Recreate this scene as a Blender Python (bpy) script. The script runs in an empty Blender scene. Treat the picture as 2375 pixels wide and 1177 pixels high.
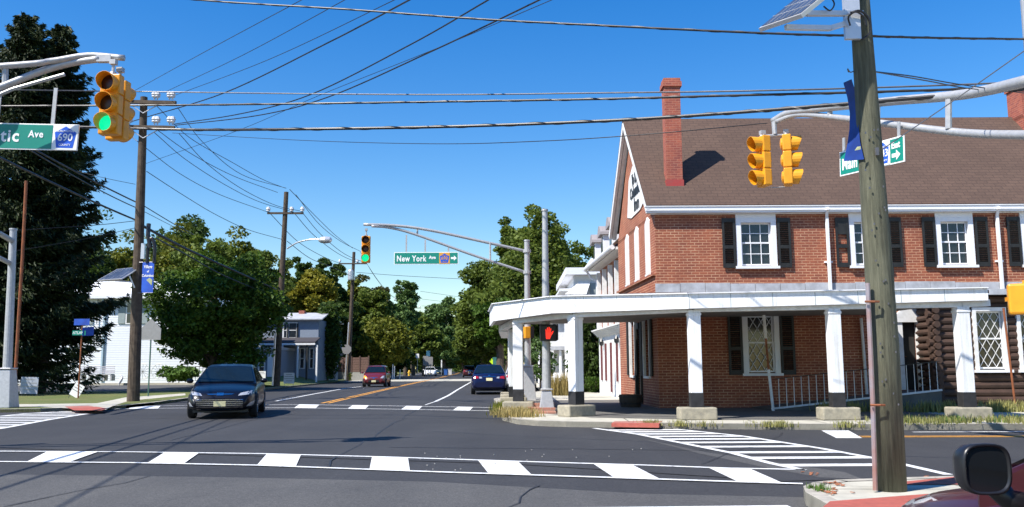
import bpy, math, random
import numpy as np
from mathutils import Vector, Matrix
random.seed(7)
PI = math.pi
C = bpy.context.scene.collection
# ------------------------------------------------------------------ camera
FPX, CX, CY, EYE = 2031.0, 1187.5, 588.5, 1.35
ROLL = math.radians(.3)
PITCH = math.atan((264-102*math.sin(ROLL))/FPX)
cd = bpy.data.cameras.new('camera'); cam = bpy.data.objects.new('camera', cd); C.objects.link(cam)
cd.sensor_width = 36.0; cd.lens = 36.0*FPX/2375.0; cd.clip_start = .05; cd.clip_end = 3000
cam.matrix_world = Matrix.Translation((0, 0, EYE)) @ Matrix.Rotation(PI/2+PITCH, 4, 'X') @ Matrix.Rotation(-ROLL, 4, 'Z')
bpy.context.scene.camera = cam
# ------------------------------------------------------------------ light
SUN_AZ, SUN_EL = math.radians(55), math.radians(50)     # azimuth: how far left of straight behind the camera
w = bpy.data.worlds.new('World'); bpy.context.scene.world = w; w.use_nodes = True
nt = w.node_tree; bgn = nt.nodes['Background']
sky = nt.nodes.new('ShaderNodeTexSky'); sky.sky_type = 'NISHITA'; sky.sun_disc = False
sky.sun_elevation = SUN_EL; sky.sun_rotation = PI+SUN_AZ
sky.altitude = 300; sky.air_density = 1.35; sky.dust_density = .25; sky.ozone_density = 4.5
hs = nt.nodes.new('ShaderNodeHueSaturation'); hs.inputs['Hue'].default_value = .511; hs.inputs['Saturation'].default_value = 1.42; hs.inputs['Value'].default_value = 1.55; nt.links.new(sky.outputs[0], hs.inputs['Color'])
nt.links.new(hs.outputs[0], bgn.inputs[0]); bgn.inputs[1].default_value = .064
sl = bpy.data.lights.new('sun', 'SUN'); sl.energy = 4.7; sl.angle = math.radians(.5); sl.color = (1, .95, .87)
sun = bpy.data.objects.new('sun', sl); C.objects.link(sun)
sdir = Vector((-math.sin(SUN_AZ)*math.cos(SUN_EL), -math.cos(SUN_AZ)*math.cos(SUN_EL), math.sin(SUN_EL)))
sun.rotation_euler = sdir.to_track_quat('Z', 'Y').to_euler(); sun.location = sdir*60
vs = bpy.context.scene.view_settings
vs.view_transform = 'Standard'; vs.look = 'None'; vs.gamma = 1; vs.exposure = .82; vs.use_curve_mapping = False
# ------------------------------------------------------------------ measuring helpers (photo pixel + real depth -> point)
def ray(px, py):
    u = px-CX; v = CY-py
    a = u*math.cos(ROLL)+v*math.sin(ROLL); b = -u*math.sin(ROLL)+v*math.cos(ROLL)
    return (a, FPX*math.cos(PITCH)-b*math.sin(PITCH), FPX*math.sin(PITCH)+b*math.cos(PITCH))
def at(px, py, Y):
    d = ray(px, py); k = Y/d[1]; return Vector((d[0]*k, Y, EYE+d[2]*k))
def g(px, py, z=0.0):
    d = ray(px, py); k = (z-EYE)/d[2]; return (d[0]*k, d[1]*k)
# ------------------------------------------------------------------ materials
MATS = {}
def N(t, kind, **kw):
    n = t.nodes.new(kind)
    for k, v in kw.items(): setattr(n, k, v)
    return n
def newmat(name):
    m = bpy.data.materials.new(name); m.use_nodes = True; MATS[name] = m
    return m, m.node_tree, m.node_tree.nodes['Principled BSDF']
def rgba(c): return (c[0], c[1], c[2], 1)
def ramp(t, fac, stops):
    r = N(t, 'ShaderNodeValToRGB'); cr = r.color_ramp
    while len(cr.elements) < len(stops): cr.elements.new(.5)
    for e, (p, c) in zip(cr.elements, stops): e.position = p; e.color = rgba(c)
    t.links.new(fac, r.inputs[0]); return r.outputs[0]
def noise(t, scale, detail=4, rough=.6, vec=None, dist=0):
    n = N(t, 'ShaderNodeTexNoise'); n.inputs['Scale'].default_value = scale; n.inputs['Detail'].default_value = detail
    n.inputs['Roughness'].default_value = rough; n.inputs['Distortion'].default_value = dist
    if vec is None:
        tc = N(t, 'ShaderNodeTexCoord'); vec = tc.outputs['Object']
    t.links.new(vec, n.inputs['Vector']); return n.outputs['Fac']
def mix(t, fac, a, b, mode='MIX'):
    m = N(t, 'ShaderNodeMix', data_type='RGBA', blend_type=mode)
    for s, v in ((m.inputs['Factor'], fac), (m.inputs['A'], a), (m.inputs['B'], b)):
        if isinstance(v, (int, float)): s.default_value = v
        elif isinstance(v, tuple): s.default_value = rgba(v)
        else: t.links.new(v, s)
    return m.outputs['Result']
def bump(t, bs, h, strength=.3, dist=.02):
    b = N(t, 'ShaderNodeBump'); b.inputs['Strength'].default_value = strength; b.inputs['Distance'].default_value = dist
    t.links.new(h, b.inputs['Height']); t.links.new(b.outputs[0], bs.inputs['Normal'])
def mat(name, c, rough=.6, metal=0, var=.12, scale=6, bmp=0, emit=None, spec=.5, coat=0, c2=None, detail=5):
    if name in MATS: return MATS[name]
    m, t, bs = newmat(name)
    bs.inputs['Roughness'].default_value = rough; bs.inputs['Metallic'].default_value = metal
    bs.inputs['Specular IOR Level'].default_value = spec
    if coat: bs.inputs['Coat Weight'].default_value = coat; bs.inputs['Coat Roughness'].default_value = .04
    f = noise(t, scale, detail)
    lo = c2 if c2 else tuple(x*(1-var) for x in c); hi = c if c2 else tuple(min(1, x*(1+var)) for x in c)
    col = ramp(t, f, [(.3, lo), (.7, hi)])
    t.links.new(col, bs.inputs['Base Color'])
    if bmp: bump(t, bs, f, bmp, .02)
    if emit:
        bs.inputs['Emission Color'].default_value = rgba(emit[0]); bs.inputs['Emission Strength'].default_value = emit[1]
    return m
def facevec(t):
    tc = N(t, 'ShaderNodeTexCoord'); sp = N(t, 'ShaderNodeSeparateXYZ'); t.links.new(tc.outputs['Object'], sp.inputs[0])
    sn = N(t, 'ShaderNodeSeparateXYZ'); t.links.new(tc.outputs['Normal'], sn.inputs[0])
    ab = N(t, 'ShaderNodeMath', operation='ABSOLUTE'); t.links.new(sn.outputs[0], ab.inputs[0])
    gt = N(t, 'ShaderNodeMath', operation='GREATER_THAN'); t.links.new(ab.outputs[0], gt.inputs[0]); gt.inputs[1].default_value = .6
    ca = N(t, 'ShaderNodeCombineXYZ'); t.links.new(sp.outputs[0], ca.inputs[0]); t.links.new(sp.outputs[2], ca.inputs[1])
    cb = N(t, 'ShaderNodeCombineXYZ'); t.links.new(sp.outputs[1], cb.inputs[0]); t.links.new(sp.outputs[2], cb.inputs[1])
    mx = N(t, 'ShaderNodeMix', data_type='VECTOR'); t.links.new(gt.outputs[0], mx.inputs[0])
    t.links.new(ca.outputs[0], mx.inputs['A']); t.links.new(cb.outputs[0], mx.inputs['B'])
    return mx.outputs['Result']
def brickmat(name, c1, c2, mortar, bw=.21, bh=.075, ms=.006, patchy=True, rough=.85, bst=.5):
    m, t, bs = newmat(name); v = facevec(t)
    b = N(t, 'ShaderNodeTexBrick'); t.links.new(v, b.inputs['Vector'])
    b.inputs['Scale'].default_value = 1; b.inputs['Brick Width'].default_value = bw; b.inputs['Row Height'].default_value = bh
    b.inputs['Mortar Size'].default_value = ms; b.inputs['Mortar Smooth'].default_value = .2; b.inputs['Bias'].default_value = 0
    b.inputs['Color1'].default_value = rgba(c1); b.inputs['Color2'].default_value = rgba(c2)
    if patchy:
        f = noise(t, 2.3, 6, .7)
        mc = ramp(t, f, [(.42, tuple((x*.6+y*.4) for x, y in zip(c1, mortar))), (.62, mortar)])
        t.links.new(mc, b.inputs['Mortar'])
    else: b.inputs['Mortar'].default_value = rgba(mortar)
    f2 = noise(t, .8, 6, .65); k = ramp(t, f2, [(.3, (.78, .78, .8)), (.65, (1.12, 1.08, 1.02))])
    t.links.new(mix(t, 1.0, b.outputs['Color'], k, 'MULTIPLY'), bs.inputs['Base Color'])
    bs.inputs['Roughness'].default_value = rough
    bump(t, bs, b.outputs['Fac'], bst, -.006)
    return m
BRICK = brickmat('red_brick', (.30, .092, .048), (.225, .065, .038), (.55, .33, .21), bh=.082, bw=.24, ms=.011)
CHIMB = brickmat('chimney_brick', (.36, .10, .06), (.25, .065, .05), (.42, .2, .14), ms=.008)
PAVER = brickmat('brick_steps', (.42, .2, .14), (.34, .15, .1), (.4, .34, .27), bw=.22, bh=.09)
def shingle():
    m, t, bs = newmat('roof_shingles'); v = facevec(t)
    mp = N(t, 'ShaderNodeMapping'); mp.inputs['Scale'].default_value = (1, 1.4, 1); t.links.new(v, mp.inputs[0])
    b = N(t, 'ShaderNodeTexBrick'); t.links.new(mp.outputs[0], b.inputs['Vector']); b.inputs['Scale'].default_value = 1
    b.inputs['Brick Width'].default_value = .33; b.inputs['Row Height'].default_value = .16; b.inputs['Mortar Size'].default_value = .012
    b.inputs['Color1'].default_value = (.082, .050, .037, 1); b.inputs['Color2'].default_value = (.096, .059, .043, 1); b.inputs['Mortar'].default_value = (.062, .038, .029, 1)
    f = noise(t, 25, 4, .7); k = ramp(t, f, [(.3, (.8, .8, .8)), (.7, (1.2, 1.18, 1.15))])
    f2 = noise(t, .5, 4, .6); k2 = ramp(t, f2, [(.3, (.88, .88, .88)), (.7, (1.1, 1.1, 1.1))])
    t.links.new(mix(t, 1.0, mix(t, 1.0, b.outputs['Color'], k, 'MULTIPLY'), k2, 'MULTIPLY'), bs.inputs['Base Color'])
    bs.inputs['Roughness'].default_value = .95; bump(t, bs, b.outputs['Fac'], .6, -.01); return m
SHING = shingle()
def asphalt(name, c, spk=.5):
    m, t, bs = newmat(name)
    f = noise(t, 60, 3, .8); k = ramp(t, f, [(.3, tuple(x*(1-spk) for x in c)), (.52, c), (.75, tuple(x*(1+spk*1.3) for x in c))])
    f2 = noise(t, .35, 5, .6, dist=.6); k2 = ramp(t, f2, [(.3, (.85, .85, .86)), (.7, (1.13, 1.12, 1.1))])
    tc = N(t, 'ShaderNodeTexCoord'); mp = N(t, 'ShaderNodeMapping'); mp.inputs['Scale'].default_value = (1.6, .08, 1); t.links.new(tc.outputs['Object'], mp.inputs[0])
    f3 = noise(t, 1, 4, .6, vec=mp.outputs[0]); k3 = ramp(t, f3, [(.35, (.93, .93, .93)), (.65, (1.06, 1.06, 1.06))])
    f4 = noise(t, 17, 4, .75); k4 = ramp(t, f4, [(.32, (.8, .8, .8)), (.5, (1, 1, 1)), (.7, (1.22, 1.21, 1.18))])
    f5 = noise(t, 1.3, 5, .65, dist=1.2); k5 = ramp(t, f5, [(.3, (.86, .86, .87)), (.42, (1, 1, 1)), (.62, (1, 1, 1)), (.72, (1.12, 1.11, 1.08))])
    t.links.new(mix(t, 1.0, mix(t, 1.0, mix(t, 1.0, mix(t, 1.0, k, k2, 'MULTIPLY'), k3, 'MULTIPLY'), k4, 'MULTIPLY'), k5, 'MULTIPLY'), bs.inputs['Base Color'])
    bs.inputs['Roughness'].default_value = .8; bs.inputs['Specular IOR Level'].default_value = .35; bump(t, bs, f, .35, .008); return m
ASPH = asphalt('asphalt_dark', (.040, .040, .042)); ASPH2 = asphalt('asphalt_worn', (.082, .08, .077), .6); ASPH3 = asphalt('asphalt_far', (.075, .076, .08), .3)
def paint(name, c, wear=.5):
    m, t, bs = newmat(name)
    f = noise(t, 9, 8, .8); k = ramp(t, f, [(.36, tuple(x*(1-min(.9, wear*2.4)) for x in c)), (.42, tuple(x*(1-wear*.9) for x in c)), (.5, c)])
    t.links.new(k, bs.inputs['Base Color']); bs.inputs['Roughness'].default_value = .6; return m
WPAINT = paint('road_paint_white', (.74, .74, .72), .25); YPAINT = paint('road_paint_yellow', (.72, .33, .04), .3); WORNP = paint('worn_road_paint', (.45, .44, .42), .8)
CONC = mat('concrete', (.52, .49, .40), .9, var=.3, scale=3, bmp=.2, c2=(.36, .34, .28))
CONCD = mat('shade_dark_concrete', (.12, .115, .105), .9, var=.2, scale=2, bmp=.2)  # concrete darkened to stand in for porch shade; the ramp shares it
KERB = mat('kerb_concrete', (.46, .42, .35), .9, scale=5, bmp=.3, c2=(.26, .24, .2))
PED = mat('pedestal_concrete', (.38, .34, .25), .95, scale=9, bmp=.6, c2=(.24, .22, .17))
REDP = mat('red_ramp_paving', (.42, .1, .07), .85, scale=8, bmp=.2, c2=(.28, .07, .05))
WHITE = mat('white_paint', (.76, .77, .8), .5, var=.03, scale=4); WHITEW = mat('weathered_white_paint', (.78, .78, .78), .6, scale=7, c2=(.62, .62, .6))
GREYM = mat('grey_flashing', (.5, .52, .56), .5, scale=3.5, c2=(.3, .31, .33), bmp=.2)
STEEL = mat('galvanised_steel', (.42, .42, .42), .45, .35, scale=12, var=.12)
BLACK = mat('black_shutter_paint', (.014, .014, .013), .5, scale=6, var=.4)
TAR = mat('black_base_paint', (.018, .018, .02), .7, scale=6, var=.5)
RUST = mat('rust', (.3, .09, .03), .8, scale=4, c2=(.14, .05, .02), bmp=.2)
WOOD = mat('weathered_pole_wood', (.1, .075, .052), .9, scale=5, c2=(.045, .03, .02), bmp=.4)
def polewood():
    m, t, bs = newmat('near_pole_wood')
    tc = N(t, 'ShaderNodeTexCoord'); mp = N(t, 'ShaderNodeMapping'); mp.inputs['Scale'].default_value = (28, 28, 1.6); t.links.new(tc.outputs['Object'], mp.inputs[0])
    f = noise(t, 1, 8, .75, vec=mp.outputs[0]); k = ramp(t, f, [(.28, (.036, .034, .022)), (.5, (.10, .10, .068)), (.72, (.18, .175, .125))])
    f2 = noise(t, 1.5, 4, .6); k2 = ramp(t, f2, [(.3, (.7, .72, .68)), (.7, (1.1, 1.1, 1.05))])
    t.links.new(mix(t, 1.0, k, k2, 'MULTIPLY'), bs.inputs['Base Color']); bs.inputs['Roughness'].default_value = .9; bump(t, bs, f, .8, .02); return m
NPOLE = polewood()
GREENS = mat('sign_green', (.005, .22, .16), .4, var=.04); BLUES = mat('route_blue', (.01, .09, .55), .4, var=.04); WSIGN = mat('sign_white', (.8, .8, .78), .4, var=.03)
GOLD = mat('sign_gold', (.65, .32, .04), .4, var=.05); SIGNBACK = mat('sign_back_aluminium', (.3, .29, .28), .5, .3, var=.1)
YEL = mat('signal_yellow', (.72, .30, .01), .42, var=.1, scale=5); BLK = mat('black_plastic', (.012, .012, .014), .35, var=.2)
LENSOFF = mat('dark_red_lens', (.035, .008, .004), .35, var=.1); LENSY = mat('dark_amber_lens', (.04, .018, .006), .35, var=.1)
LENSG = mat('lit_green_lens', (.0, .25, .12), .4, emit=((.0, .85, .36), .62), scale=60, var=.3)
HANDR = mat('lit_red_hand', (.8, .05, .02), .5, emit=((1, .03, .015), .7))
GLASS = mat('window_glass', (.018, .02, .022), .08, var=.3, scale=1, spec=.8); CARGL = mat('car_glass', (.006, .01, .011), .07, var=.2, spec=.35)
CABLE = mat('black_cable', (.012, .012, .014), .45, var=.2); CABLEG = mat('grey_cable', (.12, .12, .13), .4, .3, var=.2)
INSUL = mat('porcelain', (.6, .6, .62), .3, var=.05); RUBBER = mat('tyre_rubber', (.014, .014, .014), .8, var=.2)
RIM = mat('alloy_rim', (.5, .5, .52), .3, .8, var=.05); CHROME = mat('chrome', (.7, .7, .72), .12, 1, var=.03)
BARK = mat('bark', (.12, .09, .065), .95, scale=8, c2=(.05, .038, .028), bmp=.6)
BANNER = mat('banner_blue', (.012, .10, .55), .6, scale=2, c2=(.01, .045, .3)); LETTER = mat('letter_white', (.82, .82, .82), .5, var=.02)
SOLAR = mat('solar_cells', (.05, .065, .10), .2, var=.3, scale=2); ALU = mat('aluminium', (.6, .61, .63), .35, .5, var=.06)
PLATE = mat('licence_plate', (.72, .66, .38), .5, scale=20, c2=(.5, .46, .26))
GREYP = mat('grey_shutter_paint', (.28, .33, .33), .6, var=.1); SIDING = mat('white_siding', (.74, .76, .8), .5, var=.03); BROWNF = mat('brown_fence', (.09, .05, .04), .8, var=.3)
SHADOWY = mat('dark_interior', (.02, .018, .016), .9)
LOGM = mat('log_wall', (.075, .04, .027), .8, scale=3, c2=(.04, .022, .015), bmp=.3)
def leafmat(name, c, c2, tr=.25, sc=.45):
    m, t, bs = newmat(name); f = noise(t, sc, 5, .7); f2 = noise(t, 5, 2, .6)
    k = ramp(t, f, [(.32, c2), (.66, c)]); k2 = ramp(t, f2, [(.3, (.65, .68, .6)), (.7, (1.3, 1.25, 1.1))])
    col = mix(t, 1.0, k, k2, 'MULTIPLY'); t.links.new(col, bs.inputs['Base Color']); bs.inputs['Roughness'].default_value = .6; bs.inputs['Specular IOR Level'].default_value = .25
    tl = N(t, 'ShaderNodeBsdfTranslucent'); t.links.new(col, tl.inputs[0]); ms = N(t, 'ShaderNodeMixShader'); ms.inputs[0].default_value = tr
    out = t.nodes['Material Output']; t.links.new(bs.outputs[0], ms.inputs[1]); t.links.new(tl.outputs[0], ms.inputs[2]); t.links.new(ms.outputs[0], out.inputs[0]); return m
def streaky(name, c, c2):
    m, t, bs = newmat(name); tc = N(t, 'ShaderNodeTexCoord'); mp = N(t, 'ShaderNodeMapping'); mp.inputs['Scale'].default_value = (9, 9, .7); t.links.new(tc.outputs['Object'], mp.inputs[0])
    f = noise(t, 1, 6, .7, vec=mp.outputs[0]); f2 = noise(t, 40, 2, .5)
    k = mix(t, 1.0, ramp(t, f, [(.30, c2), (.5, c)]), ramp(t, f2, [(.2, (.9, .9, .88)), (.5, (1, 1, 1))]), 'MULTIPLY'); t.links.new(k, bs.inputs['Base Color']); bs.inputs['Roughness'].default_value = .55; bump(t, bs, f, .25, .01); return m
PWHITE = streaky('old_white_boards', (.78, .79, .8), (.60, .59, .56))
LF = {'green': leafmat('leaf_green', (.09, .165, .02), (.035, .072, .009), .3), 'dark': leafmat('leaf_dark', (.075, .125, .024), (.032, .06, .012), .35),
      'olive': leafmat('leaf_olive', (.19, .2, .025), (.09, .115, .014), .3), 'yellow': leafmat('leaf_yellow', (.3, .27, .03), (.15, .16, .02), .35),
      'pale': leafmat('leaf_pale', (.14, .23, .08), (.07, .12, .035)), 'spruce': leafmat('spruce_needles', (.035, .055, .018), (.012, .02, .008), .08),
      'brown': leafmat('leaf_brownish', (.09, .085, .02), (.045, .055, .012)), 'mid': leafmat('leaf_mid', (.15, .2, .035), (.065, .10, .016), .35),
      'weed': leafmat('weed', (.34, .32, .13), (.19, .2, .07)), 'lush': leafmat('leaf_lush', (.14, .24, .06), (.07, .13, .03)), 'dry': leafmat('dry_grass', (.42, .33, .14), (.25, .2, .08))}
def grassmat(name, c, c2):
    m, t, bs = newmat(name); f = noise(t, .5, 6, .7); f2 = noise(t, 30, 3, .8)
    k = mix(t, 1.0, ramp(t, f, [(.3, c2), (.65, c)]), ramp(t, f2, [(.3, (.7, .7, .65)), (.7, (1.3, 1.3, 1.2))]), 'MULTIPLY')
    t.links.new(k, bs.inputs['Base Color']); bs.inputs['Roughness'].default_value = .95; bump(t, bs, f2, .8, .05); return m
GRASS = grassmat('lawn', (.1, .14, .03), (.17, .16, .055)); SOIL = grassmat('soil', (.12, .12, .05), (.1, .08, .045))
# ------------------------------------------------------------------ mesh builder
class MB:
    def __init__(s): s.v = []; s.f = []; s.smooth = False
    def add(s, vs, fs):
        o = len(s.v); s.v += [tuple(x) for x in vs]; s.f += [tuple(i+o for i in f) for f in fs]; return s
    def box(s, c, d, rot=None):
        x, y, z = (k/2 for k in d); vs = [(-x, -y, -z), (x, -y, -z), (x, y, -z), (-x, y, -z), (-x, -y, z), (x, -y, z), (x, y, z), (-x, y, z)]
        if rot is not None: vs = [rot @ Vector(p) for p in vs]
        return s.add([(p[0]+c[0], p[1]+c[1], p[2]+c[2]) for p in vs], [(0, 3, 2, 1), (4, 5, 6, 7), (0, 1, 5, 4), (1, 2, 6, 5), (2, 3, 7, 6), (3, 0, 4, 7)])
    def bb(s, a, b):
        return s.box([(a[i]+b[i])/2 for i in range(3)], [abs(b[i]-a[i]) for i in range(3)])
    def beam(s, p, q, w, h=None):
        p = Vector(p); q = Vector(q); d = (q-p); L = d.length; h = h or w
        rot = d.to_track_quat('Y', 'Z').to_matrix(); return s.box((p+q)/2, (w, L, h), rot)
    def tube(s, pts, r, n=10, cap=True):
        pts = [Vector(p) for p in pts]; rs = r if isinstance(r, (list, tuple)) else [r]*len(pts); o = len(s.v); up = None
        for i, p in enumerate(pts):
            d = (pts[min(i+1, len(pts)-1)]-pts[max(i-1, 0)]).normalized()
            if up is None:
                up = Vector((0, 0, 1)) if abs(d.z) < .9 else Vector((0, 1, 0))
            a = d.cross(up).normalized(); b = a.cross(d).normalized(); up = b
            for k in range(n):
                t = 2*PI*k/n; s.v.append(tuple(p+a*math.cos(t)*rs[i]+b*math.sin(t)*rs[i]))
        for i in range(len(pts)-1):
            for k in range(n):
                k2 = (k+1) % n; s.f.append((o+i*n+k, o+i*n+k2, o+(i+1)*n+k2, o+(i+1)*n+k))
        if cap: s.f.append(tuple(o+k for k in range(n))[::-1]); s.f.append(tuple(o+(len(pts)-1)*n+k for k in range(n)))
        return s
    def prism(s, poly, z0, z1):
        n = len(poly); ar = sum(poly[i][0]*poly[(i+1) % n][1]-poly[(i+1) % n][0]*poly[i][1] for i in range(n))
        if ar < 0: poly = poly[::-1]
        vs = [(p[0], p[1], z0) for p in poly]+[(p[0], p[1], z1) for p in poly]
        return s.add(vs, [tuple(range(n))[::-1], tuple(range(n, 2*n))]+[(i, (i+1) % n, n+(i+1) % n, n+i) for i in range(n)])
    def sheet(s, poly, z):
        n = len(poly); ar = sum(poly[i][0]*poly[(i+1) % n][1]-poly[(i+1) % n][0]*poly[i][1] for i in range(n))
        if ar < 0: poly = poly[::-1]
        return s.add([(p[0], p[1], z if not callable(z) else z(p[0], p[1])) for p in poly], [tuple(range(n))])
    def slab(s, pts, th):
        """extrude a 3D polygon along its normal"""
        pts = [Vector(p) for p in pts]; nrm = (pts[1]-pts[0]).cross(pts[2]-pts[1]).normalized()*th; n = len(pts)
        return s.add(pts+[p+nrm for p in pts], [tuple(range(n))[::-1], tuple(range(n, 2*n))]+[(i, (i+1) % n, n+(i+1) % n, n+i) for i in range(n)])
    def lathe(s, prof, n=14, c=(0, 0, 0), axis='Z'):
        o = len(s.v)
        for r, z in prof:
            for k in range(n):
                t = 2*PI*k/n; a, b = r*math.cos(t), r*math.sin(t)
                p = {'Z': (a, b, z), 'Y': (a, z, b), 'X': (z, a, b)}[axis]; s.v.append((p[0]+c[0], p[1]+c[1], p[2]+c[2]))
        for i in range(len(prof)-1):
            for k in range(n):
                k2 = (k+1) % n; s.f.append((o+i*n+k, o+i*n+k2, o+(i+1)*n+k2, o+(i+1)*n+k))
        s.f.append(tuple(o+k for k in range(n))[::-1]); s.f.append(tuple(o+(len(prof)-1)*n+k for k in range(n))); return s
    def build(s, name, m, parent=None, world=True, origin=None, smooth=False, bevel=0, subsurf=0):
        off = Vector((0, 0, 0))
        if parent is not None and world:
            q = parent
            while q is not None: off += q.location; q = q.parent
        if origin is not None: off = Vector(origin)
        me = bpy.data.meshes.new(name); me.from_pydata([(a-off.x, b-off.y, c-off.z) for a, b, c in s.v], [], s.f); me.update()
        for mm in (m if isinstance(m, list) else [m]): me.materials.append(mm)
        o = bpy.data.objects.new(name, me); C.objects.link(o)
        if parent is not None: o.parent = parent
        elif origin is not None: o.location = off
        if smooth: me.polygons.foreach_set('use_smooth', [True]*len(me.polygons))
        if bevel:
            bm = o.modifiers.new('b', 'BEVEL'); bm.width = bevel; bm.segments = 2; bm.limit_method = 'ANGLE'
        if subsurf:
            sm = o.modifiers.new('s', 'SUBSURF'); sm.levels = subsurf; sm.render_levels = subsurf
        return o
def thing(name, label, cat, loc=(0, 0, 0), group=None, rz=0):
    o = bpy.data.objects.new(name, None); C.objects.link(o); o.location = loc; o.rotation_euler = (0, 0, rz); o.empty_display_size = .2
    return tag(o, label, cat, group)
def tag(o, label, cat, group=None):
    o['label'] = label; o['category'] = cat
    if group: o['group'] = group
    return o
def struct(name, mb, m, kind='structure', **k):
    o = mb.build(name, m, **k); o['kind'] = kind; return o
def text(txt, size, m, parent, pos, rot=(PI/2, 0, 0), ext=.003, align='CENTER', name='lettering', sx=1.0, space=1.0, bold=.0, fit=None):
    cu = bpy.data.curves.new('t', 'FONT'); cu.body = txt; cu.size = size; cu.align_x = align; cu.align_y = 'CENTER'; cu.extrude = ext; cu.space_character = space; cu.offset = bold; cu.resolution_u = 3
    to = bpy.data.objects.new('t', cu); C.objects.link(to); dg = bpy.context.evaluated_depsgraph_get(); me = bpy.data.meshes.new_from_object(to.evaluated_get(dg))
    bpy.data.objects.remove(to); me.materials.clear(); me.materials.append(m); o = bpy.data.objects.new(name, me); C.objects.link(o); o.parent = parent
    if fit:
        xs = [v.co.x for v in me.vertices]; ys = [v.co.y for v in me.vertices]; cx, cy = (min(xs)+max(xs))/2, (min(ys)+max(ys))/2; kx = fit[0]/(max(xs)-min(xs)); ky = fit[1]/(max(ys)-min(ys))
        for v in me.vertices: v.co.x = (v.co.x-cx)*kx; v.co.y = (v.co.y-cy)*ky
        sx = 1.0
    o.location = pos; o.rotation_euler = rot; o.scale = (sx, 1, 1); return o
def spline(pts, seg=8):
    P = [Vector(p) for p in pts]; P = [P[0]*2-P[1]]+P+[P[-1]*2-P[-2]]; out = []
    for i in range(1, len(P)-2):
        for k in range(seg):
            t = k/seg; a, b, c, d = P[i-1:i+3]
            out.append(.5*((2*b)+(c-a)*t+(2*a-5*b+4*c-d)*t*t+(3*b-a-3*c+d)*t**3))
    out.append(P[-2]); return out
# ================================================================== ground, roads, pavements
struct('ground', MB().sheet([(-900, -60), (900, -60), (900, 1200), (-900, 1200)], -.03), SOIL)
ROADL = [(-13.3, 30.0), (-13.96, 37.8), (-15.5, 56), (-16.3, 78), (-17.6, 99), (-22, 200), (-40, 420)]
ROADR = [(-.45, 27.2), (-.75, 35), (.5, 41), (1.5, 46), (1.5, 58), (-1.2, 82), (-2.4, 103), (-6.5, 200), (-22, 420)]
road = MB()
road.sheet([(-13.3, 30.0), (-60, 30), (-60, 15.6), (-9, 15.6), (0, 12.6), (3.2, 10.6), (5.4, 11.0), (60, 10.3), (60, 17.6), (10.6, 18.6), (7.2, 18.75), (3.8, 19.3), (2.03, 19.9), (.59, 20.5), (-.25, 22.6), (-.45, 27.2)], 0)
road.sheet(ROADL+ROADR[::-1], 0)
struct('road', road, ASPH)
edge = [g(0, 1100), g(500, 1106), g(1000, 1117), g(1500, 1145), (3.2, 9.3), (3.4, 8.6)]
struct('near_road', MB().sheet([(-60, -30), (3.0, -30), (3.0, 3)]+edge[::-1]+[(-60, 16.5)], -.004), ASPH2)
fill = MB().sheet([(-60, -30), (16, -30), (16, 8.0), (5.4, 11.2), (3.2, 10.8), (0, 12.8), (-9, 15.8), (-60, 15.8)], -.008); struct('road_base', fill, ASPH)
# worn lighter strip along the turning path on the right
st = [g(1640, 1047, .004), g(1700, 1062, .004), g(1790, 1081, .004)]
struct('road_patch', MB().sheet([g(1480, 1016), g(1640, 1050), g(1960, 1096), g(2000, 1112), g(1900, 1108), g(1760, 1082), g(1620, 1052)], .002), ASPH2)
# bridge deck slab (pale concrete) further along the road
def lerp_road(y):
    def f(L):
        for (x0, y0), (x1, y1) in zip(L, L[1:]):
            if y0 <= y <= y1: return x0+(x1-x0)*(y-y0)/(y1-y0)
        return L[-1][0]
    return f(ROADL), f(ROADR)
a0 = lerp_road(88); a1 = lerp_road(103)
struct('bridge_deck', MB().sheet([(a0[0], 88), (a0[1], 88), (a1[1], 103), (a1[0], 103)], .004), CONC)
# ---- painted markings
mk = MB()
def band(m, p, q, wd, z=.005, n=1):
    p = Vector(p[:2]); q = Vector(q[:2]); d = (q-p).normalized(); s_ = Vector((-d.y, d.x))*wd/2
    m.sheet([p+s_, p-s_, q-s_, q+s_], z)
# near crosswalk: two long lines and skewed blocks
L1 = [g(-60, 1071), g(300, 1074), g(600, 1080), g(1000, 1095), g(1400, 1108), g(1700, 1118), g(1862, 1123)]
L2 = [g(-60, 1047), g(300, 1049), g(600, 1053), g(900, 1061), g(1200, 1071), g(1500, 1080), g(1690, 1087), g(1868, 1090)]
for L in (L1, L2):
    for p, q in zip(L, L[1:]): band(mk, p, q, .11)
for (t0, t1, b1, b0) in ((110, 228, 160, 62), (382, 462, 426, 342), (619, 698, 686, 596), (863, 946, 951, 857), (1108, 1201, 1233, 1133), (1375, 1466, 1531, 1424), (1642, 1738, 1815, 1711), (-130, -40, -95, -190)):
    def yy(x, far):
        L = L2 if far else L1; pxs = [(-60, 300, 600, 900, 1200, 1500, 1690, 1868), (-60, 300, 600, 1000, 1400, 1700, 1862)][0 if far else 1]
        pys = [(1047, 1049, 1053, 1061, 1071, 1080, 1087, 1090), (1071, 1074, 1080, 1095, 1108, 1118, 1123)][0 if far else 1]
        return float(np.interp(x, pxs, pys))
    mk.sheet([g(t0, yy(t0, 1)), g(t1, yy(t1, 1)), g(b1, yy(b1, 0)), g(b0, yy(b0, 0))], .0058)
band(mk, g(1100, 1187), g(1838, 1179), .3)                                     # stop line of the near lane
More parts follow.
